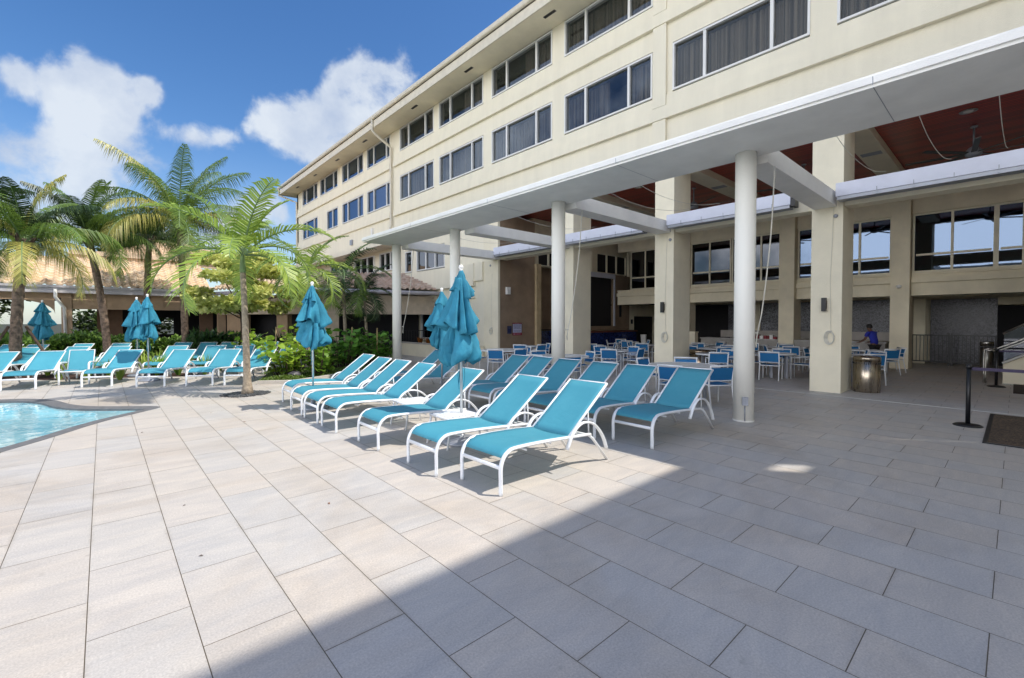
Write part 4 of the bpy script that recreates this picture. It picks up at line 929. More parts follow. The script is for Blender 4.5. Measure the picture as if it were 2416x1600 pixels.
def stanchion(loc, label):
    t = empty('stanchion', loc, 0, label, 'stanchion', 'black queue stanchions')
    mb = MB(); mb.lathe([(.18, 0), (.18, .012), (.15, .03), (.05, .045)], seg=32); mb.build('base', BLACK, t)
    mb = MB(); mb.cyl(0, 0, .03, .93, .030, seg=20); mb.build('post', BLACK, t)
    mb = MB(); mb.cyl(0, 0, .93, 1.0, .037, seg=20); mb.build('head', BLACK, t)
    mb = MB(); mb.box(.036, .04, -2.4, -.0, .905, .955); mb.build('belt', mat('purple_belt', (.06, .045, .10), .7), t)
stanchion((10.43, .50, 0), 'black stanchion with purple belt nearest the camera')
stanchion((17.2, .32, 0), 'farther black stanchion beside the small mat')
mb = MB(); mb.box(9.15, 12.0, -1.9, .24, 0, .012, 0); o = mb.build('floor_mat', MATM); tag(o, 'large dark brown ribbed mat by the nearer stanchion', 'floor mat')
mb = MB(); mb.box(9.10, 9.15, -1.9, .29, 0, .014); mb.box(12.0, 12.05, -1.9, .29, 0, .014); mb.box(9.15, 12.0, .24, .29, 0, .014); e_ = mb.build('edging', BLACK, o)
mb = MB(); mb.box(15.9, 18.6, -1.5, 0.02, 0, .012); o = mb.build('floor_mat', mat('dark_mat', (.04, .025, .02), .9)); tag(o, 'smaller dark mat behind the far stanchion', 'floor mat')
t = empty('metal_fence', (24, 0, 0), 0, 'black metal railing with a gate across the dark recess', 'fence')
mb = MB()
for z in (.12, 1.14): mb.box(-.02, .02, .45, 3.1, z, z + .04)
n = 25
for i in range(n): y = .47 + i * 2.6 / (n - 1); mb.box(-.011, .011, y - .011, y + .011, .156, 1.139)
mb.build('rail_panel', BLACK, t)
for y in (1.62, 1.70, .47, 3.05):
    mb = MB(); mb.box(-.03, .03, y - .025, y + .025, .0, 1.25 if abs(y - 1.66) < .1 else 1.18); mb.build('post', BLACK, t)
mb = MB(); mb.box(-.05, -.031, 1.58, 1.73, .78, .9); mb.build('latch', BLACK, t)
t = empty('buffet_counter', (21.3, 3.2, 0), 0, 'long grey buffet counter under the inner windows', 'counter')
mb = MB(); mb.box(0, .7, 0, 6.9, 0, .88); mb.build('body', COUNTER, t)
mb = MB(); mb.box(-.04, .74, -.04, 6.94, .883, .93); mb.build('worktop', mat('pale_worktop', (.50, .48, .46), .3), t)
mb = MB(); mb.box(2.4, 2.5, 0, 7.0, .9, 1.25); o = mb.build('back_panel', mat('pale_panel', (.46, .42, .38), .5), t)
r2 = random.Random(8)
for k in range(9):
    x = 21.45 + r2.random() * .25; y = 6.9 + k * .14 + r2.random() * .04; h = r2.choice([.10, .14, .18])
    m = [REDM, WHITE, mat('box_dark_red_%d' % k, (.22 + .05 * r2.random(), .03, .03), .6)][k % 3]
    mb = MB(); mb.box(-.10, .10, -.065, .065, 0, h * .7); mb.box(-.105, .105, -.07, .07, h * .7 + .002, h); o = mb.build('food_box', m, None, bevel=.006); o.location = (x, y, .931)
    tag(o, '%s takeaway box on the buffet counter, number %s from the right in the heap' % (['red', 'white', 'dark red'][k % 3], ['one', 'two', 'three', 'four', 'five', 'six', 'seven', 'eight', 'nine'][k]), 'box', 'takeaway boxes heaped on the buffet')

# stairs with glass rail at the right edge
t = empty('staircase', (18.2, -.05, 0), 0, 'stair with glass balustrade and steel handrails rising at the right edge', 'staircase')
mb = MB(); pts = [(0, .27, 0), (0, -3.5, 0), (0, -3.5, 2.9), (0, .27, .52)]
mb.f(pts); mb.f([(p[0] + 1.6, p[1], p[2]) for p in reversed(pts)]); mb.f([(0, .27, 0), (0, .27, .52), (1.6, .27, .52), (1.6, .27, 0)]); mb.f([(0, .27, .52), (0, -3.5, 2.9), (1.6, -3.5, 2.9), (1.6, .27, .52)])
mb.build('stringer_wall', STUCCO_P, t)
mb = MB(); mb.tube([(-.03, .28, .56), (-.03, -3.5, 2.94)], .05, .03, up=(1, 0, 0)); mb.build('stringer_cap', WHITE, t)
mb = MB(); mb.box(-.02, -.008, -3.5, .26, 0, .01)
mb.f([(-.02, .26, .62), (-.02, -3.5, 3.0), (-.02, -3.5, 3.95), (-.02, .26, 1.34)]); mb.build('glass_panel', GLASSR, t)
mb = MB(); mb.tube([(-.02, .28, 1.36), (-.02, -3.5, 3.97)], .028); mb.tube(arc([(-.25, .62, .02), (-.25, .62, .85), (-.25, .52, .95), (-.2, 0, 1.18), (-.2, -3.4, 3.4)], 3), .022); mb.tube(arc([(-.35, .58, .02), (-.35, .58, .82), (-.35, .48, .92), (-.3, -.02, 1.12), (-.3, -3.4, 3.35)], 3), .018); mb.build('handrail', SILVER, t)
mb = MB(); mb.box(-3.0, 1.6, -3.6, -.37, 3.55, 3.75); mb.box(-3.02, 1.6, -.368, -.34, 3.50, 3.78); mb.box(-2.9, -2.6, -.8, -.4, 3.2, 3.545, 1); mb.build('landing', [WHITE, SHADEM], t)

# ------------------------------------------------------------------ fixtures
def fan(x, y, rz, label):
    t = empty('ceiling_fan', (x, y, 6.6), rz, label, 'ceiling fan', 'large ceiling fans')
    mb = MB(); mb.cyl(0, 0, -.5, -.002, .022, seg=10); mb.lathe([(.02, -.06), (.07, -.04), (.07, -.002)], seg=14); mb.build('rod', SHADEM, t)
    mb = MB(); mb.lathe([(.04, -.78), (.15, -.74), (.17, -.64), (.10, -.55), (.03, -.50)], seg=20); mb.build('motor', SHADEM, t)
    for k in range(8):
        a = k / 8 * 2 * PI; mb = MB(); mb.M = Matrix.Rotation(a, 4, 'Z') @ Matrix.Translation((.15, 0, -.68)) @ Matrix.Rotation(.18, 4, 'X')
        mb.box(0, 1.15, -.055, .055, -.006, .006); mb.build('blade', mat('fan_blade', (.05, .06, .065), .35) if k == 0 and 'fb' not in used else bpy.data.materials['fan_blade'], t); used['fb'] = 1
fan(16.3, .78, .1, 'ceiling fan with eight dark blades above the right hand bay'); fan(16.3, 4.5, .35, 'ceiling fan half hidden above the nearest round column'); fan(16.2, 8.0, .2, 'ceiling fan behind the second square pilaster')
for (x, y, l) in ((15.05, .82, 'recessed ceiling light above the right hand fan'), (14.6, 9.3, 'recessed ceiling light near the left pilasters'), (14.9, 5.2, 'recessed ceiling light in the middle bay')):
    t = empty('recessed_light', (x, y, 6.595), 0, l, 'ceiling light', 'recessed ceiling lights')
    mb = MB(); mb.lathe([(.16, -.012), (.165, -.004), (.10, -.002)], seg=24); mb.build('trim', SILVER, t)
    mb = MB(); mb.cyl(0, 0, -.010, -.0122 - .002, .09, seg=20); mb.build('lens', WHITE, t)
for (yy, zz, l) in ((3.08, 2.10, 'black wall sconce on the nearest square pilaster'), (7.30, 2.13, 'black wall sconce on the second square pilaster')):
    t = empty('wall_sconce', (XF, yy, zz), 0, l, 'wall light', 'black sconces on the pilasters')
    mb = MB(); mb.box(-.02, -.001, -.05, .05, -.10, .10); mb.build('back_plate', BLACK, t); mb = MB(); mb.box(-.11, -.022, -.045, .045, -.16, .16); mb.build('lamp_body', BLACK, t, bevel=.01)
t = empty('wall_light', (13.42, SW, 3.06), 0, 'small white box light high on the tan side wall', 'wall light')
mb = MB(); mb.box(-.11, .11, -.10, -.001, -.16, .16); mb.build('housing', WHITE, t, bevel=.02); mb = MB(); mb.box(-.08, .08, -.115, -.102, -.12, .06); mb.build('lens', FRAME, t)
for (yy, zz, rr, l) in ((2.94, 1.45, .13, 'coil of white rope on the nearest square pilaster'), (7.20, 1.35, .13, 'coil of white rope on the second square pilaster'), (15.6, 1.40, .12, 'coil of white rope on the far left pilaster')):
    mb = MB(); r3 = random.Random(yy)
    for k in range(4):
        mb.tube([(-.03 - .012 * k + .012 * math.sin(a * 3), (rr * .55 + .008 * k) * math.cos(a / 20 * 2 * PI) + .01 * k, -.14 + rr * (1 + .08 * k) * math.sin(a / 20 * 2 * PI)) for a in range(21)], .008, seg=5)
    mb.tube([(-.02, .0, -.02), (-.015, .03, 1.2), (-.01, -.02, 2.95 if yy < 10 else 2.4)], .004, seg=4)
    mb.box(-.04, -.001, -.02, .02, -.03, .03)
    o = mb.build('rope_coil', ROPE); o.location = (XF, yy, zz); tag(o, l, 'rope', 'rope coils on the pilasters')
for (yy, l) in ((2.88, 'tiny dark sensor near the top of the nearest square pilaster'), (7.08, 'tiny dark sensor near the top of the second square pilaster'), (15.7, 'tiny dark sensor near the top of the far left pilaster')):
    mb = MB(); mb.M = Matrix.Rotation(PI / 2, 4, 'Y'); mb.lathe([(.045, -.001), (.045, -.03), (.02, -.045)], seg=14); o = mb.build('sensor', SHADEM); o.location = (XF, yy, 4.18); tag(o, l, 'sensor', 'sensors on the pilasters')
mb = MB(); mb.lathe([(.03, -.10), (.07, -.07), (.08, 0)], seg=16); mb.box(-.02, .08, -.03, .03, 0, .02); o = mb.build('dome_camera', WHITE); o.location = (XB - .38, 2.82, 2.98); tag(o, 'small white dome camera on the inner pilaster', 'camera')
for (yy, l) in ((3.11, 'nearest'), (7.38, 'third'), (15.45, 'far left')):
    mb = MB(); mb.tube(arc([(8.72, yy - .26, 4.40), (8.60, yy - .25, 3.2), (8.42, yy - .20, 2.0), (8.33, yy - .14, 1.45), (8.33, yy - .13, 1.25), (8.32, yy - .12, 1.35)], 4), .011, seg=6); mb.tube([(8.30, yy - .10, 1.5), (8.36, yy - .14, 1.5)], .02, seg=6)
    o = mb.build('pull_rope', ROPE); tag(o, 'white pull rope hanging from the canopy to the %s round column' % l, 'rope', 'pull ropes beside the round columns')
for (a, b, l) in (((8.5, 2.0, 4.75), (12.4, 1.9, 4.88), 'first'), ((8.5, 1.0, 4.75), (12.4, .9, 4.88), 'second'), ((8.5, .2, 4.75), (12.4, .15, 4.88), 'third'), ((8.5, 5.6, 4.75), (12.4, 5.4, 4.88), 'fourth'), ((8.5, 6.4, 4.75), (12.4, 6.2, 4.88), 'fifth'), ((8.5, 9.6, 4.75), (12.4, 9.5, 4.88), 'sixth'), ((8.5, 13.2, 4.75), (12.4, 13.1, 4.88), 'seventh')):
    A_, B_ = Vector(a), Vector(b); m_ = (A_ + B_) / 2 - Vector((0, 0, .22)); mb = MB(); mb.tube(arc([A_, (A_ * .5 + m_ * .5) - Vector((0, 0, .06)), m_, (B_ * .5 + m_ * .5) - Vector((0, 0, .06)), B_], 4), .005, seg=5)
    o = mb.build('hanging_wire', ROPE); tag(o, 'thin white wire slung from canopy to shade box, %s counted from the right' % l, 'wire', 'wires slung above the terrace')
t = empty('socket_box', (8.0, 3.03, .36), math.atan2(-.08, -.15) + PI, 'grey weatherproof socket low on the nearest round column', 'socket box')
mb = MB(); mb.box(-.05, .02, -.045, .045, -.07, .07); mb.build('housing', SHADEM, t, bevel=.008); mb = MB(); mb.tube([(-.01, 0, -.07), (-.0, 0, -.34)], .01); mb.build('conduit', SHADEM, t)

# signs on the tan side wall
t = empty('pool_rules_sign', (14.01, SW - .012, 1.345), 0, 'rules sign with red bands above and below a pale panel of small print', 'sign')
mb = MB(); mb.box(-.29, .29, 0, .010, -.285, .285); mb.build('board', BLACK, t)
mb = MB(); mb.box(-.27, .27, -.004, -.001, -.16, .235); mb.build('panel', SIGNW, t)
for q0, q1 in ((.237, .282), (-.282, -.165)):
    mb = MB(); mb.box(-.285, .285, -.005, -.001, q0, q1); mb.build('red_band', REDM, t)
mb = MB(); r4 = random.Random(2)
for k in range(11):
    z = .205 - k * .033; x = -.23
    while x < .2:
        w_ = r4.uniform(.03, .10)
        if k != 7: mb.box(x, min(x + w_, .23), -.0065, -.0045, z, z + .013)
        x += w_ + .012
mb.build('small_print', INK, t)
mb = MB()
for x0, x1, z0, z1 in ((-.24, -.12, -.255, -.19), (-.07, .22, -.215, -.195), (-.07, .20, -.25, -.23)): mb.box(x0, x1, -.0075, -.0055, z0, z1)
for k in range(7): mb.box(-.12 + k * .035, -.10 + k * .035, -.0075, -.0055, .25, .27)
mb.build('pale_lettering', mat('sign_pink', (.45, .22, .30), .5), t)
t = empty('notice_sign', (13.54, SW - .012, 1.315), 0, 'small navy notice beside the red banded rules sign', 'sign')
mb = MB(); mb.box(-.125, .125, 0, .010, -.175, .175); mb.build('board', BLUEM, t)
mb = MB(); mb.box(-.08, .09, -.004, -.001, .12, .135); mb.box(-.06, .07, -.004, -.001, .065, .075)
for k in range(4): mb.box(-.09 + k * .045, -.07 + k * .045, -.004, -.001, -.15, -.135)
mb.build('pale_lettering', mat('sign_grey', (.20, .22, .30), .5), t)
# odd bits on the far wall of the restaurant
mb = MB(); mb.box(0, .16, 0, .04, 0, .26, 0); mb.box(.02, .14, -.01, -.001, .05, .2, 1); o = mb.build('wall_monitor', [BLACK, DARK]); o.location = (23.1, SW - .05, 1.55); tag(o, 'small black wall box beside the dark doorway', 'wall box')
t = empty('floor_vase', (22.9, 14.2, 0), 0, 'slim cream vase standing before the dark doorway', 'vase'); mb = MB(); mb.lathe([(.09, .0), (.12, .3), (.15, .7), (.17, .95), (.15, .95)], seg=20); mb.build('body', WHITE, t)
t = empty('pendant_lamp', (22.6, 9.0, 4.6), 0, 'warm amber lamp seen inside the left upper window', 'lamp', 'amber lamps behind the upper glass'); mb = MB(); mb.cyl(0, 0, -.12, .12, .30, seg=20); mb.build('lamp_shade', ORANGE, t); mb = MB(); mb.cyl(0, 0, .121, 1.8, .01, seg=6); mb.build('cord', BLACK, t)
t = empty('pendant_lamp', (22.6, 7.9, 4.35), 0, 'warm amber lamp seen beside the column, inside the upper glass', 'lamp', 'amber lamps behind the upper glass'); mb = MB(); mb.cyl(0, 0, -.12, .12, .24, seg=20); mb.build('lamp_shade', ORANGE, t); mb = MB(); mb.cyl(0, 0, .121, 2, .01, seg=6); mb.build('cord', BLACK, t)
mb = MB(); mb.box(0, .3, 0, .34, 0, 1.15); mb.box(-.02, .32, -.02, .36, 1.153, 1.21); o = mb.build('host_stand', STUCCO_P, bevel=.01); o.location = (20.9, 10.2, 0); tag(o, 'cream pedestal at the left end of the buffet', 'pedestal')

# planter at the far end of the terrace
t = empty('planter', (11.3, 18, 0), 0, 'low stucco planter wall below the far hotel windows', 'planter')
mb = MB(); mb.box(0, .18, -1.9, 3.6, 0, .60); mb.box(.181, 1.5, -1.9, -1.72, 0, .60); mb.build('wall', STUCCO_P, t); mb = MB(); mb.box(-.04, .22, -1.94, 3.6, .603, .66); mb.build('coping', CURB, t)
mb = MB(); mb.box(.19, 1.55, -1.71, 3.6, 0, .52); mb.build('soil', SOIL, t)

# ------------------------------------------------------------------ the person at the buffet
def skinned(name, nodes, edges, m, parent, sub=2):
    me = bpy.data.meshes.new(name); me.from_pydata([n[0] for n in nodes], edges, []); o = bpy.data.objects.new(name, me); COL.objects.link(o); o.parent = parent
    md = o.modifiers.new('skin', 'SKIN'); me.skin_vertices.new() if not me.skin_vertices else None
    for i, n in enumerate(nodes): me.skin_vertices[0].data[i].radius = (n[1], n[2] if len(n) > 2 else n[1])
    me.skin_vertices[0].data[0].use_root = True
    s = o.modifiers.new('sub', 'SUBSURF'); s.levels = sub; s.render_levels = sub
    dg = bpy.context.evaluated_depsgraph_get(); me2 = bpy.data.meshes.new_from_object(o.evaluated_get(dg)); o.modifiers.clear(); o.data = me2; me2.materials.clear(); me2.materials.append(m)
    for p in me2.polygons: p.use_smooth = True
    return o
# faces +X (towards the counter), leaning forward a little
pr = empty('person', (20.55, 3.38, 0), R(62), 'person in royal blue shirt and black trousers leaning over the buffet', 'person')
body = [((0, 0, .96), .10, .08), ((.02, 0, 1.15), .11, .09), ((.10, 0, 1.34), .16, .10), ((.15, 0, 1.45), .09, .07), ((.19, 0, 1.52), .055), ((.23, 0, 1.60), .085, .08), ((.25, 0, 1.68), .085, .08),
        ((.14, .18, 1.42), .055), ((.20, .24, 1.17), .043), ((.42, .20, 1.05), .034), ((.50, .19, 1.03), .030),
        ((.14, -.18, 1.42), .055), ((.17, -.25, 1.16), .043), ((.38, -.22, 1.04), .034), ((.46, -.21, 1.02), .030),
        ((0, .10, .90), .095), ((.01, .11, .50), .065), ((-.02, .11, .10), .045), ((.12, .12, .03), .035),
        ((0, -.10, .90), .095), ((.01, -.11, .50), .065), ((-.02, -.11, .10), .045), ((.12, -.12, .03), .035)]
be = [(0, 1), (1, 2), (2, 3), (3, 4), (4, 5), (5, 6), (3, 7), (7, 8), (8, 9), (9, 10), (3, 11), (11, 12), (12, 13), (13, 14), (0, 15), (15, 16), (16, 17), (17, 18), (0, 19), (19, 20), (20, 21), (21, 22)]
skinned('body', body, be, SKIN, pr)
sh_ = [((0, 0, .90), .170, .14), ((.02, 0, 1.15), .150, .12), ((.10, 0, 1.34), .18, .12), ((.15, 0, 1.46), .10, .08), ((.14, .19, 1.42), .070), ((.19, .235, 1.26), .062), ((.14, -.19, 1.42), .070), ((.165, -.24, 1.26), .062)]
skinned('shirt', sh_, [(0, 1), (1, 2), (2, 3), (3, 4), (4, 5), (3, 6), (6, 7)], SHIRT, pr)
tr_ = [((0, 0, .97), .155, .125), ((0, .10, .88), .110), ((.01, .11, .50), .085), ((-.02, .11, .10), .07), ((0, -.10, .88), .110), ((.01, -.11, .50), .085), ((-.02, -.11, .10), .07)]
skinned('trousers', tr_, [(0, 1), (1, 2), (2, 3), (0, 4), (4, 5), (5, 6)], TROUSER, pr)
for s in (-1, 1):
    for k in range(5):
        x0 = .50 if s > 0 else .46; y0 = (.19 if s > 0 else -.21) + (k - 2) * .019; z0 = 1.03 if s > 0 else 1.02
        L_ = [.055, .075, .082, .076, .06][k]
        mb = MB(); mb.tube([(x0 - .01, y0, z0), (x0 + L_ * .55, y0 + (k - 2) * .006, z0 - .008), (x0 + L_, y0 + (k - 2) * .008, z0 - .035)], [.0095, .0085, .007], seg=6); mb.build('finger', SKIN, pr, smooth=True)
bm = bmesh.new(); bmesh.ops.create_uvsphere(bm, u_segments=16, v_segments=10, radius=.108)
for v in bm.verts: v.co = Vector((v.co.x * 1.05 + .225, v.co.y * .92, v.co.z * 1.0 + 1.675)); v.co.x -= .02 if v.co.z < 1.66 else 0
for f in [f for f in bm.faces if f.calc_center_median().z < 1.62 or (f.calc_center_median().x > .29 and f.calc_center_median().z < 1.70)]: bm.faces.remove(f)
me = bpy.data.meshes.new('hair'); bm.to_mesh(me); bm.free(); me.materials.append(HAIR); o = bpy.data.objects.new('hair', me); COL.objects.link(o); o.parent = pr

pr.scale = (.9, .9, .9)
# ------------------------------------------------------------------ palms
def frond(mb, org, az, elev, length, droop, leaf, n, mi, r_, hang=.55, wid=.024, kind='coco'):
    """one feather frond: rachis that bends down, leaflets on both sides"""
    p = Vector(org); e = elev; pts = [p.copy()]; seg = 14; dirs = []
    for i in range(seg):
        d = Vector((math.cos(az) * math.cos(e), math.sin(az) * math.cos(e), math.sin(e))); dirs.append(d)
        p = p + d * (length / seg); pts.append(p.copy()); e -= droop / seg * (1 + .9 * i / seg); az += r_.uniform(-.02, .02)
    dirs.append(dirs[-1])
    mb.tube(pts, [.028 * (length / 3) * (1 - i / (seg + 2)) + .004 for i in range(seg + 1)], seg=5, cap=False, mi=3)
    for s in (-1, 1):
        for k in range(n):
            u = .10 + .90 * (k + r_.random() * .5) / n; f_ = u * seg; i = min(seg - 1, int(f_)); fr = f_ - i
            b = pts[i].lerp(pts[i + 1], fr); d = dirs[i]
            side = Vector((-d.y, d.x, 0)); 
            if side.length < .01: side = Vector((1, 0, 0))
            side.normalize(); up_ = side.cross(d).normalized() * 1.0
            if up_.z < 0: up_ = -up_
            ll = leaf * (math.sin(PI * min(1, .18 + u * .80)) ** .6) * r_.uniform(.85, 1.1)
            fwd = .45 + .55 * u
            vdir = (side * s * (1.0) + d * fwd + up_ * (.25 if kind == 'coco' else .45)).normalized()
            w_ = wid * (1.0 if kind == 'coco' else 1.85)
            wv = d * w_
            if r_.random() < .07: continue
            h = hang * r_.uniform(.7, 1.3)
            c1 = b + vdir * ll * .5 - Vector((0, 0, h * ll * .12)); c2 = b + vdir * ll * .86 - Vector((0, 0, h * ll * .62))
            mb.f([b - wv * .5, b + wv * .5, c1 + wv * .55, c1 - wv * .55], mi); mb.f([c1 - wv * .55, c1 + wv * .55, c2], mi)
def palm(name, label, cat, loc, h, lean, n, length, seed, kind='coco', group='coconut palms behind the pool loungers', r0=.16, r1=.10, leaf=.80, droop=1.45, mats=None, emin=.28, emax=1.5, hang=1.35, nl=96, skew=None):
    r_ = random.Random(seed); t = empty(name, loc, 0, label, cat, group)
    steps = 22; pts = []; rad = []
    for i in range(steps + 1):
        u = i / steps; pts.append(Vector((lean[0] * u ** 1.6, lean[1] * u ** 1.6, h * u)))
        rad.append((r0 + (r1 - r0) * u ** .5) * (1 + (.10 if kind == 'coco' else .05) * (i % 2)) * (1.5 - .5 * min(1, u * 8)))
    mb = MB(); mb.tube(pts, rad, seg=14); mb.build('trunk', TRUNK if kind == 'coco' else TRUNK_L, t)
    top = pts[-1]
    if kind != 'coco':
        mb = MB(); sl = .62 * h / 3.6; mb.tube([top + Vector((0, 0, sl * u)) for u in (-.05, .1, .4, .8, 1.1)], [r1 * 1.05, r1 * 1.15, r1 * .95, r1 * .6, r1 * .35], seg=12); mb.build('crownshaft', SHAFT, t)
        top = top + Vector((0, 0, sl * .9))
    mb = MB()
    for i in range(n):
        u = i / max(1, n - 1); az = i * 2.39996 + r_.uniform(-.25, .25)
        el = emax - (emax - emin) * (u ** .85) + r_.uniform(-.12, .12)
        mi = 0
        q = r_.random()
        if u > .75 and q < .30: mi = 1
        elif q < .20: mi = 2
        elif q > .92: mi = 1
        L_ = length * r_.uniform(.85, 1.08) * (.90 + .10 * min(1, u * 3 + .2))
        org = top + Vector((math.cos(az) * .06, math.sin(az) * .06, -.25 * u if kind == 'coco' else -.05 * u))
        if skew: L_ *= 1 + skew[2] * math.cos(az - math.atan2(skew[1], skew[0]))
        frond(mb, org, az, el, L_, droop * (.40 + .75 * u), leaf * (L_ / length), nl, mi, r_, hang=hang, kind=kind)
    mb.build('fronds', mats or [PALM_G, PALM_Y, PALM_D, SHAFT], t)
    if kind == 'coco':
        mb = MB()
        for k in range(16):
            a = r_.random() * 6.3; mb.tube([top + Vector((0, 0, -.5 - .1 * r_.random())), top + Vector((.16 * math.cos(a), .16 * math.sin(a), -.15)), top + Vector((.30 * math.cos(a), .30 * math.sin(a), .12))], [.05, .06, .02], seg=5)
        mb.build('leaf_base', BARK, t)
    return t
palm('coconut_palm', 'thick coconut palm at the left edge with its base among the loungers', 'palm', (-2.02, 20.6, 0), 4.25, (.25, -.1), 17, 2.7, 11, r0=.15, r1=.12)
palm('coconut_palm', 'leaning coconut palm behind the back row, second from the left', 'palm', (.15, 24.2, 0), 5.2, (-.55, .2), 19, 2.9, 23, r0=.14, r1=.11)
palm('coconut_palm', 'tallest coconut palm in front of the tiled roof', 'palm', (2.65, 24.0, 0), 5.9, (-.15, .0), 24, 3.9, 31, r0=.14, r1=.11, leaf=.95)
palm('adonidia_palm', 'slim young palm with pebble ring standing free on the deck', 'palm', (2.49, 11.99, 0), 2.85, (-.06, .02), 14, 2.1, 42, kind='adon', r0=.088, r1=.058, leaf=.66, droop=1.5, emin=.0, emax=1.42, hang=.5, nl=34, mats=[PALM_L, PALM_L, PALM_G, SHAFT], group='slim ringed palms')
palm('adonidia_palm', 'slim palm behind the furled umbrella by the sea grapes', 'palm', (5.25, 16.3, 0), 3.05, (0, 0), 13, 2.1, 57, kind='adon', r0=.09, r1=.065, leaf=.62, droop=2.0, emin=-.3, emax=1.2, hang=.6, nl=26, mats=[PALM_L, PALM_G, PALM_G, SHAFT], group='slim ringed palms')
palm('adonidia_palm', 'slim palm with white ringed trunk before the dark doorway, left of two', 'palm', (7.25, 18.0, 0), 3.1, (-.1, 0), 13, 2.2, 63, kind='adon', r0=.085, r1=.06, leaf=.6, droop=1.7, emin=-.3, emax=1.3, hang=.6, nl=26, mats=[PALM_G, PALM_L, PALM_D, SHAFT], group='slim ringed palms')
palm('adonidia_palm', 'shorter dark green palm before the dark doorway, right of two', 'palm', (8.05, 17.8, 0), 2.55, (-.1, 0), 13, 1.8, 71, kind='adon', r0=.07, r1=.05, leaf=.55, droop=2.2, emin=-.4, emax=1.25, hang=.7, nl=26, mats=[PALM_D, PALM_G, PALM_D, SHAFT], group='slim ringed palms')
palm('adonidia_palm', 'bright young palm cut by the left edge', 'palm', (-3.5, 18.6, 0), 2.0, (0, 0), 9, 1.8, 83, kind='adon', r0=.08, r1=.06, leaf=.6, droop=1.7, emin=-.1, emax=1.2, hang=.5, nl=26, mats=[PALM_L, PALM_L, PALM_G, SHAFT], group='slim ringed palms')
palm('coconut_palm', 'dark coconut crown filling the gap between the second and third palms', 'palm', (1.5, 27.4, 0), 5.6, (.2, 0), 11, 2.1, 97, mats=[PALM_D, PALM_G, PALM_D, SHAFT], r0=.16, r1=.11, nl=60)
palm('coconut_palm', 'tall dark coconut palm behind the leftmost one', 'palm', (-4.0, 27.0, 0), 6.2, (.2, 0), 12, 2.4, 98, mats=[PALM_D, PALM_G, PALM_D, SHAFT], r0=.16, r1=.11, nl=60)
# timber props round the left coconut trunk
for (a, l) in ((2.6, 'left'), (-.2, 'right')):
    mb = MB(); mb.tube([(-2.02 + 1.0 * math.cos(a), 20.4 + .5 * math.sin(a), .02), (-1.96 + .2 * math.cos(a), 20.55 + .1 * math.sin(a), 1.55)], .04, .04, seg=6); o = mb.build('timber_prop', BARK); tag(o, 'timber prop leaning on the thick coconut trunk, %s one' % l, 'prop', 'props of the coconut palm')

# ------------------------------------------------------------------ leafy plants
def leaf(mb, p, d, up_, s, w_, mi=0, fold=.15):
    side = d.cross(up_)
    if side.length < 1e-4: side = Vector((1, 0, 0))
    side.normalize(); n = side.cross(d).normalized()
    a = p; b = p + d * s * .5 + side * w_ * .5 + n * fold * w_; c = p + d * s; e = p + d * s * .5 - side * w_ * .5 + n * fold * w_
    mb.f([a, b, c, e], mi)
def rdir(r_, upb=0.0):
    v = Vector((r_.gauss(0, 1), r_.gauss(0, 1), r_.gauss(0, 1) + upb)); return v.normalized()
def crown(mb, clumps, n, size, r_, flat=.6, mi=0, upb=.6, asp=.5):
    for (c, rad) in clumps:
        c = Vector(c); rad = Vector(rad)
        for _ in range(n):
            v = rdir(r_); q = r_.random() ** .35; p = c + Vector((v.x * rad.x, v.y * rad.y, v.z * rad.z)) * q
            d = (rdir(r_) + v * .7); d.z *= flat; d.normalize(); s = size * r_.uniform(.6, 1.25)
            leaf(mb, p, d, Vector((r_.gauss(0, .4), r_.gauss(0, .4), 1)), s, s * asp * r_.uniform(.8, 1.2), mi)
def hedge(name, label, x0, x1, y0, y1, h, n, size, m, seed, group=None, asp=.5):
    r_ = random.Random(seed); t = empty(name, ((x0 + x1) / 2, (y0 + y1) / 2, 0), 0, label, 'hedge' if 'hedge' in name else 'shrub', group); cx, cy = (x0 + x1) / 2, (y0 + y1) / 2
    mb = MB()
    for _ in range(n):
        x = r_.uniform(x0, x1); y = r_.uniform(y0, y1); top = h * (.78 + .30 * noise.noise(Vector((x * .9, y * .9, seed)))+ .08 * noise.noise(Vector((x * 4, y * 4, seed))))
        z = top * (r_.random() ** .42)
        d = rdir(r_, .35); s = size * r_.uniform(.6, 1.3); leaf(mb, Vector((x - cx, y - cy, z)), d, Vector((0, -.3, 1)), s, s * asp)
    mb.build('foliage', m, t)
    mb = MB()
    for _ in range(int((x1 - x0) * 5)):
        x = r_.uniform(x0, x1) - cx; y = r_.uniform(y0, y1) - cy; mb.tube([(x, y, 0), (x + r_.uniform(-.1, .1), y, h * .6)], .012, seg=4)
    mb.build('stems', BARK, t); return t
hedge('clipped_hedge', 'dense green hedge behind the loungers, left part by the coconut trunk', -6, .2, 24.6, 26.4, 1.40, 9000, .20, HEDGE, 3, 'hedges before the tiled roof building')
hedge('clipped_hedge', 'dark hedge between the second and tallest coconut palms', .2, 2.7, 24.3, 25.8, 1.15, 5000, .17, HEDGE, 4, 'hedges before the tiled roof building')
hedge('clipped_hedge', 'strappy dark green hedge right of the tallest coconut palm', 2.7, 5.3, 22.6, 24.6, 1.25, 6000, .26, [leaf_mat('strap_leaf', (.015, .05, .012), (.07, .16, .03), .15)], 5, 'hedges before the tiled roof building', asp=.25)
hedge('clipped_hedge', 'low dark hedge under the lime green tree', 5.3, 8.0, 21.0, 22.6, 1.05, 4000, .17, PALM_D, 6, 'hedges before the tiled roof building')
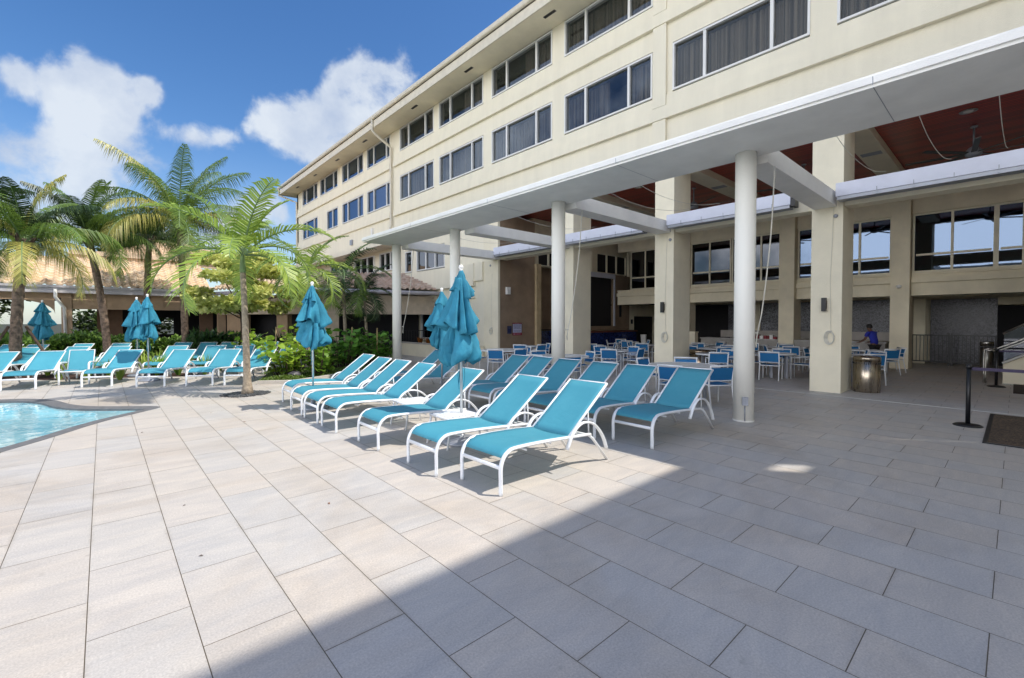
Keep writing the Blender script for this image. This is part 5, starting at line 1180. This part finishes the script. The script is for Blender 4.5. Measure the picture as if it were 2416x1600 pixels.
# sea grape plants: stems with big round leaves
def seagrape(loc, label, n, h, spread, seed, m=GRAPE, size=.19):
    r_ = random.Random(seed); t = empty('seagrape_plant', loc, 0, label, 'plant', 'sea grape plants with round leaves')
    ms = MB(); ml = MB()
    for k in range(n):
        a = r_.random() * 6.28; q = spread * math.sqrt(r_.random()); b = Vector((q * .5 * math.cos(a), q * .5 * math.sin(a), 0)); hh = h * r_.uniform(.45, 1.0)
        tip = Vector((q * math.cos(a) * 1.1, q * math.sin(a) * 1.1, hh)); ms.tube([b, b.lerp(tip, .5) + Vector((0, 0, .05)), tip], [.014, .010, .006], seg=4)
        for j in range(7):
            u = .25 + .75 * j / 6; c = b.lerp(tip, u); aa = r_.random() * 6.28
            d = Vector((math.cos(aa), math.sin(aa), r_.uniform(.0, .9))).normalized(); s = size * r_.uniform(.75, 1.2); nrm = (Vector((0, 0, 1)) + d * -.4 + rdir(r_) * .5).normalized()
            side = d.cross(nrm).normalized(); nn = side.cross(d)
            cc = c + d * s * .65; M_ = 12; ring = []
            for i in range(M_):
                g = i / M_ * 6.283; rr = s * .55 * (1 - .12 * max(0, math.cos(g)) ** 3)
                ring.append(cc + d * math.cos(g) * rr * .92 + side * math.sin(g) * rr + nn * (.10 * s * math.cos(2 * g)))
            v0 = ml.bm.verts.new(cc - nn * s * .06); vs = [ml.bm.verts.new(p) for p in ring]
            for i in range(M_):
                fc = ml.bm.faces.new((v0, vs[i], vs[(i + 1) % M_])); fc.smooth = True
    ms.build('stems', BARK, t); ml.build('leaves', m, t); return t
seagrape((4.15, 14.9, 0), 'lime green sea grape bush in full sun beside the dark boulder', 34, 1.15, .68, 1, GRAPE, .19)
seagrape((4.95, 14.5, 0), 'sea grape plant just behind the far furled umbrella', 22, 1.15, .5, 2, leaf_mat('grape_mid', (.08, .20, .02), (.30, .48, .06), .3))
seagrape((5.35, 17.9, 0), 'tall sea grape leaves rising behind the umbrella pole', 20, 1.55, .6, 3)
GD = leaf_mat('grape_deep', (.04, .14, .02), (.20, .42, .06), .28)
seagrape((6.3, 16.2, 0), 'deep green sea grape clump left of the slim palm pair', 34, 1.45, .75, 4, GD, .21)
seagrape((7.35, 16.3, 0), 'deep green sea grape clump in front of the dark doorway', 34, 1.35, .75, 5, GD, .21)
seagrape((8.25, 16.9, 0), 'rightmost sea grape clump beside the far round column', 26, 1.25, .6, 6, GD, .20)
seagrape((4.3, 20.2, 0), 'sea grape leaves between the slim palm and the hedge', 18, 1.4, .6, 7)
seagrape((-3.2, 17.6, 0), 'low broad leaved plant behind the lounger at the left edge', 14, .8, .5, 8)
for i, (x, y, h, l) in enumerate(((5.0, 14.75, 1.35, 'nearest the far umbrella'), (6.6, 15.9, 1.5, 'in the middle of the sea grapes'), (7.6, 16.0, 1.45, 'before the right slim palm'), (4.55, 17.6, 1.5, 'beside the shaded pool lounger'))):
    mb = MB(); mb.tube([(x, y, 0), (x + .03, y, h)], .022, seg=6); o = mb.build('bamboo_stake', BAMBOO); tag(o, 'bamboo stake ' + l, 'stake', 'stakes among the sea grapes')
# lime green layered tree
def tree(name, label, cat, loc, h, clumps, n, size, m, seed, tr=.07, group=None, flat=.35, limbs=True, asp=.75):
    r_ = random.Random(seed); t = empty(name, loc, 0, label, cat, group)
    mb = MB(); mb.tube([(0, 0, 0), (.04, .02, h * .5), (0, 0, h)], [tr, tr * .8, tr * .55], seg=8); mb.build('trunk', BARK, t)
    mb = MB()
    for (c, rad) in clumps:
        c = Vector(c); b = Vector((0, 0, h * r_.uniform(.75, 1))); mb.tube([b, b.lerp(c, .5) + Vector((0, 0, .08)), c], [tr * .4, tr * .25, tr * .1], seg=5)
    mb.build('limbs', BARK, t)
    mb = MB(); crown(mb, clumps, n, size, r_, flat=flat, asp=asp); mb.build('crown', m, t); return t
r_ = random.Random(9); cl = []
for i in range(34):
    a = r_.random() * 6.28; q = 2.3 * math.sqrt(r_.random()); zl = r_.choice([2.35, 2.85, 3.3, 3.8, 4.2]); q *= {2.35: .75, 2.85: 1.05, 3.3: 1.1, 3.8: .75, 4.2: .45}[zl]
    cl.append(((q * math.cos(a), q * .8 * math.sin(a), zl + r_.uniform(-.1, .1)), (.55, .5, .16)))
tree('lime_tree', 'small tree with layered lime green leaves behind the slim palm', 'tree', (4.15, 20.9, 0), 2.2, cl, 340, .21, LIME, 10, flat=.9)
def blob(n, R_, zc, zr, seed, s=.9):
    r_ = random.Random(seed); out = []
    for _ in range(n):
        v = rdir(r_); out.append(((v.x * R_, v.y * R_, zc + v.z * zr), (s * r_.uniform(.7, 1.2),) * 2 + (s * .7,)))
    return out
tree('shade_tree', 'dark green tree beyond the tiled roof', 'tree', (2.2, 48, 0), 5, blob(26, 3.2, 8.2, 1.6, 1, 1.3), 260, .36, FARL, 21, .2, 'trees beyond the pool building')
tree('shade_tree', 'broad tree seen through the arch at the far left', 'tree', (-8.5, 42, 0), 2, blob(26, 4.5, 3.6, 1.6, 2, 1.4), 260, .36, FARL, 22, .2, 'trees beyond the pool building')
tree('shade_tree', 'tall tree behind the palms at the left edge', 'tree', (-7.5, 31, 0), 4, blob(22, 2.6, 6.2, 2.0, 3, 1.2), 300, .30, FARL, 23, .2, 'trees beyond the pool building')
tree('shade_tree', 'low tree seen through the open pool building', 'tree', (2.0, 46, 0), 2, blob(22, 4.0, 2.6, 1.4, 4, 1.2), 260, .34, FARL, 24, .2, 'trees beyond the pool building')
tree('shade_tree', 'tree filling the gap left of the tiled roof', 'tree', (-14, 40, 0), 3, blob(26, 5, 5.2, 2.4, 5, 1.6), 260, .40, FARL, 25, .2, 'trees beyond the pool building')
# small strappy and croton plants in the strip between the lounger rows
def tuft(loc, label, n, h, m, seed, cat='plant', w_=.04, group='small plants in the strip between lounger rows'):
    r_ = random.Random(seed); t = empty('strappy_plant', loc, 0, label, cat, group); mb = MB()
    for k in range(n):
        a = r_.random() * 6.28; q = r_.uniform(.15, .45) * h * 1.2; p0 = Vector((.04 * math.cos(a), .04 * math.sin(a), 0)); p2 = Vector((q * math.cos(a), q * math.sin(a), h * r_.uniform(.6, 1))); p1 = p0.lerp(p2, .5) + Vector((0, 0, h * .12))
        s = Vector((-math.sin(a), math.cos(a), 0)) * w_; mb.f([p0 - s * .4, p0 + s * .4, p1 + s * .5, p1 - s * .5]); mb.f([p1 - s * .5, p1 + s * .5, p2])
    mb.build('leaves', m, t); return t
STRIP = [(-2.3, 17.9), (-.95, 18.5), (-.35, 18.1), (.15, 18.2), (.35, 17.4), (1.25, 18.0), (1.75, 17.6), (2.4, 17.3), (3.0, 18.4), (2.2, 19.6), (1.0, 19.3), (-1.3, 20.3), (3.6, 19.3), (1.6, 21.3)]
for i, (x, y) in enumerate(STRIP):
    x_ = ['at the far left', 'behind the armchair', 'left of the umbrella pair', 'under the left umbrella of the pair', 'beside the right umbrella of the pair', 'right of the umbrella pair', 'between front row backs', 'behind the striped shadow lounger', 'near the lime tree trunk', 'with a tall single spike', 'beneath the second row', 'by the leftmost umbrella', 'with coppery leaves by the slim palm', 'in front of the dark hedge'][i]
    tuft((x, y, 0), 'small leafy plant ' + x_, 34, .62 + .1 * (i % 3), [HEDGE, CROTON, GRAPE, PALM_L][i % 4] if i in (3, 7, 12) else [HEDGE, PALM_L, GRAPE][i % 3], i + 40)
for i, (x, y, m) in enumerate(((11.75, 19.9, CROTON), (11.8, 19.2, CROTON), (11.9, 18.4, PALM_L), (11.9, 17.4, PALM_G))):
    tuft((x, y, .52), 'planter shrub, %s of four counted from the far end' % ['first', 'second', 'third', 'fourth'][i], 60, .42, m, 80 + i, w_=.05, group='shrubs in the planter')
tuft((6.1, 21.9, 0), 'dark cycad in front of the clubhouse corner', 40, 1.5, PALM_D, 91, w_=.07, group=None)
r_ = random.Random(77)
mb = MB()
for (cx_, cy_, rx, ry, n) in ((3.85, 14.05, .62, .55, 1500), (5.2, 14.6, .8, .5, 1500), (6.8, 15.5, 1.1, .45, 2200), (8.2, 16.3, .8, .5, 1500), (4.6, 15.8, .9, .9, 1500)):
    for _ in range(n):
        a = r_.random() * 6.28; q = math.sqrt(r_.random()); p = Vector((cx_ + rx * q * math.cos(a), cy_ + ry * q * math.sin(a), .02 + .10 * (1 - q * q) * r_.random() + .03 * r_.random()))
        leaf(mb, p, rdir(r_, .8), Vector((0, 0, 1)), .06, .03)
o = mb.build('ground_cover', leaf_mat('groundcover_leaf', (.05, .11, .015), (.20, .28, .04), .2)); tag(o, 'low creeping green ground cover edging the planting bed', kind='stuff')
bm = bmesh.new(); bmesh.ops.create_icosphere(bm, subdivisions=3, radius=1)
for v in bm.verts: v.co = Vector((v.co.x * .20, v.co.y * .15, v.co.z * .12 + .07)) * (1 + .12 * noise.noise(v.co * 1.7))
me = bpy.data.meshes.new('boulder'); bm.to_mesh(me); bm.free(); me.materials.append(mat('dark_boulder', (.07, .065, .085), .5, var=.3, vscale=8)); 
for p in me.polygons: p.use_smooth = True
o = bpy.data.objects.new('boulder', me); COL.objects.link(o); o.location = (4.22, 14.35, .03); tag(o, 'small smooth dark boulder at the edge of the planting bed', 'boulder')

# ------------------------------------------------------------------ pool building with clay tile roofs
club = empty('pool_building', (0, 28, 0), 0, 'low peach pool building with clay tiled roof behind the hedge', 'building')
def PB(mb, name, m, **k):
    o = mb.build(name, m, **k); o.parent = club; o.location = (0, -28, 0); return o
def tiled(mb, A, B, C_, D_, rows, roll=.31):
    """roof plane A-B along the eave, D-C along the top: rolled tile courses that step over one another"""
    A, B, C_, D_ = map(Vector, (A, B, C_, D_)); nrm = (B - A).cross(D_ - A).normalized()
    if nrm.z < 0: nrm = -nrm
    wl = (B - A).length; nc = int(wl / roll) * 8
    for r in range(rows):
        u0 = r / rows; u1 = (r + 1.08) / rows
        l0, l1 = A.lerp(D_, u0), A.lerp(D_, min(1, u1)); r0_, r1_ = B.lerp(C_, u0), B.lerp(C_, min(1, u1))
        ra, rb = [], []
        for i in range(nc + 1):
            s = i / nc; hgt = .075 * (max(0, math.sin(s * wl / roll * 2 * PI)) ** .7)
            ra.append(l0.lerp(r0_, s) + nrm * (hgt + .085)); rb.append(l1.lerp(r1_, s) + nrm * hgt)
        mb.grid([[p - nrm * .10 for p in ra], ra, rb], False)
mb = MB(); tiled(mb, (-14, 28, 3.27), (4.2, 28, 3.27), (4.2, 31.4, 4.85), (-14, 31.4, 4.85), 11); PB(mb, 'roof', TILE)
mb = MB(); tiled(mb, (12.85, 19.9, 3.30), (7.2, 21.1, 3.30), (9.0, 24.2, 4.25), (12.85, 23.6, 4.4), 8); PB(mb, 'roof', TILE2)
mb = MB(); tiled(mb, (7.2, 21.1, 3.3), (4.2, 28, 3.3), (6.0, 29.4, 4.15), (9.0, 24.2, 4.25), 7); PB(mb, 'roof', TILE)
mb = MB(); mb.f([(12.85, 23.6, 4.4), (9.0, 24.2, 4.25), (6.0, 29.4, 4.15), (6.0, 40, 4.15), (12.85, 40, 4.4)]); mb.f([(4.2, 28, 3.3), (6.0, 29.4, 4.15), (6.0, 40, 4.15), (4.2, 40, 3.3)]); PB(mb, 'flat_roof', TILE2)
mb = MB(); mb.box(-1.2, 5.6, 31.3, 31.6, 4.78, 5.0); mb.box(-1.2, 5.6, 31.2, 31.6, 5.02, 5.22); mb.box(-1.2, 5.6, 31.35, 33, 5.22, 5.26); PB(mb, 'parapet', mat('peach_wall', (.72, .56, .40), .8, var=.05))
mb = MB(); tiled(mb, (-.6, 34, 5.2), (8.2, 34, 5.2), (4.4, 38, 6.9), (3.0, 38, 6.9), 9, .34); tiled(mb, (-.6, 42, 5.2), (-.6, 34, 5.2), (3.0, 38, 6.9), (3.0, 38.2, 6.9), 9, .34); tiled(mb, (8.2, 34, 5.2), (8.2, 42, 5.2), (4.4, 38.2, 6.9), (4.4, 38, 6.9), 9, .34); PB(mb, 'roof', TILE3)
GRE = mat('grey_fascia', (.52, .50, .52), .45, var=.08)
mb = MB(); mb.box(-14, 4.25, 27.90, 28.02, 2.98, 3.20); mb.box(-14, 4.25, 27.84, 27.90, 3.17, 3.27); mb.box(-14, 4.25, 27.87, 27.90, 2.94, 3.0); PB(mb, 'gutter', GRE)
mb = MB(); mb.tube([(4.2, 27.9, 3.12), (7.15, 21.0, 3.12), (12.86, 19.8, 3.12)], .13, .13, up=(0, 0, 1), seg=4); PB(mb, 'gutter', mat('lilac_fascia', (.56, .54, .60), .5))
PEACH = mat('peach_beam', (.52, .36, .23), .8, var=.08, bump=.2)
mb = MB(); mb.box(-1.0, 4.6, 28.3, 28.6, 2.25, 2.97)
for i in range(5): x = -.75 + i * 1.07; mb.box(x, x + .9, 28.28, 28.299, 2.36, 2.40); mb.box(x, x + .9, 28.28, 28.299, 2.84, 2.88); mb.box(x, x + .03, 28.28, 28.299, 2.401, 2.839); mb.box(x + .87, x + .9, 28.28, 28.299, 2.401, 2.839)
mb.box(-14, -1.35, 28.3, 28.6, 2.75, 2.97); PB(mb, 'beam', PEACH)
mb = MB()   # arch at the left
n = 14
for i in range(n):
    a0, a1 = PI * i / n, PI * (i + 1) / n; x0, x1 = -2.9 + 1.35 * math.cos(a0), -2.9 + 1.35 * math.cos(a1); z0, z1 = 2.05 + .6 * math.sin(a0), 2.05 + .6 * math.sin(a1)
    mb.f([(x0, 28.31, z0), (x1, 28.31, z1), (x1, 28.31, 2.749), (x0, 28.31, 2.749)]); mb.f([(x0, 28.31, z0), (x1, 28.31, z1), (x1, 28.6, z1), (x0, 28.6, z0)])
PB(mb, 'arch', PEACH)
for x in (-1.3, 4.6, -4.6, -8):
    mb = MB(); mb.box(x - .05, x + .29, 28.25, 28.65, 0, 2.97); PB(mb, 'column', PEACH)
mb = MB(); mb.tube([(-1.5, 27.8, 3.1), (-1.5, 27.85, 2.75), (-1.25, 28.2, 2.3), (-1.2, 28.22, .1)], .06, up=(0, 1, 0), seg=6); PB(mb, 'downpipe', WHITE)
INT = mat('inner_tan', (.22, .13, .08), .8)
mb = MB(); mb.box(-.2, .75, 30.0, 30.2, 0, 2.4); PB(mb, 'inner_wall', INT)
mb = MB(); mb.box(3.9, 4.5, 29.5, 29.7, 0, 2.6); PB(mb, 'inner_wall', INT)
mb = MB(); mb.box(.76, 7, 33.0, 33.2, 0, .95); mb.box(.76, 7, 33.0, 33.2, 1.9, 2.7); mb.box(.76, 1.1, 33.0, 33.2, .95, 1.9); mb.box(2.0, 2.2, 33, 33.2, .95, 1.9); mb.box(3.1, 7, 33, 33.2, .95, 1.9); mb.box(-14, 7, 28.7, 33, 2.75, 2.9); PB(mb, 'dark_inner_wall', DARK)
# diagonal corner towards the hotel
def wall_seg(mb, a, b, z0, z1, th=.25):
    a = Vector((a[0], a[1], 0)); b = Vector((b[0], b[1], 0)); d = (b - a).normalized(); n_ = Vector((-d.y, d.x, 0)) * th
    if n_.y < 0: n_ = -n_
    p = [a, b, b + n_, a + n_]; lo = [q + Vector((0, 0, z0)) for q in p]; hi = [q + Vector((0, 0, z1)) for q in p]
    mb.f(lo); mb.f(hi)
    for i in range(4): mb.f([lo[i], lo[(i + 1) % 4], hi[(i + 1) % 4], hi[i]])
mb = MB(); wall_seg(mb, (7.55, 21.45), (12.86, 20.35), 2.05, 2.98); wall_seg(mb, (4.6, 28.2), (7.5, 21.5), 2.05, 2.98); wall_seg(mb, (7.52, 21.44), (8.25, 21.30), 0, 2.04); PB(mb, 'wall', mat('peach_stucco', (.66, .54, .40), .85, bump=.3))
for q_ in (((4.9, 28), (5.5, 26.6)), ((6.4, 24.5), (6.7, 23.8))):
    mb = MB(); wall_seg(mb, q_[0], q_[1], 0, 2.04); PB(mb, 'wall', PEACH)
mb = MB(); wall_seg(mb, (8.3, 22.6), (12.8, 21.8), 0, 3); wall_seg(mb, (5.6, 28.5), (8.2, 22.7), 0, 3); PB(mb, 'dark_inner_wall', DARK)
t = empty('metal_fence', (12.1, 21.0, 0), R(-15), 'short black railing by the planter at the corner of the pool building', 'fence')
mb = MB(); mb.box(-.9, .7, -.015, .015, 1.2, 1.24); mb.box(-.9, .7, -.015, .015, .65, .68)
for i in range(12): mb.box(-.88 + i * .14, -.865 + i * .14, -.008, .008, .6, 1.2)
mb.build('rail_panel', BLACK, t)
# little bits on the deck
rl = random.Random(14)
for k in range(9):
    x = rl.uniform(-.3, 6.5); y = rl.uniform(1.6, 12); a = rl.random() * 6.28; q = rl.uniform(.012, .03)
    mb = MB(); mb.f([(-q, 0, .004), (0, -q * .35, .008), (q, 0, .004), (0, q * .35, .010)]); o = mb.build('fallen_leaf', CROTON if k % 3 else BARK); o.location = (x, y, 0); o.rotation_euler = (0, 0, a); tag(o, 'tiny dry leaf lying on the paving', 'leaf', 'tiny dry leaves scattered on the paving')
mb = MB(); mb.f([(-.58, 3.02, .006), (-.52, 2.98, .006), (-.47, 3.10, .006), (-.53, 3.13, .006)]); o = mb.build('dry_leaf', BARK); tag(o, 'dry dark leaf on the paving at the lower left', 'leaf')
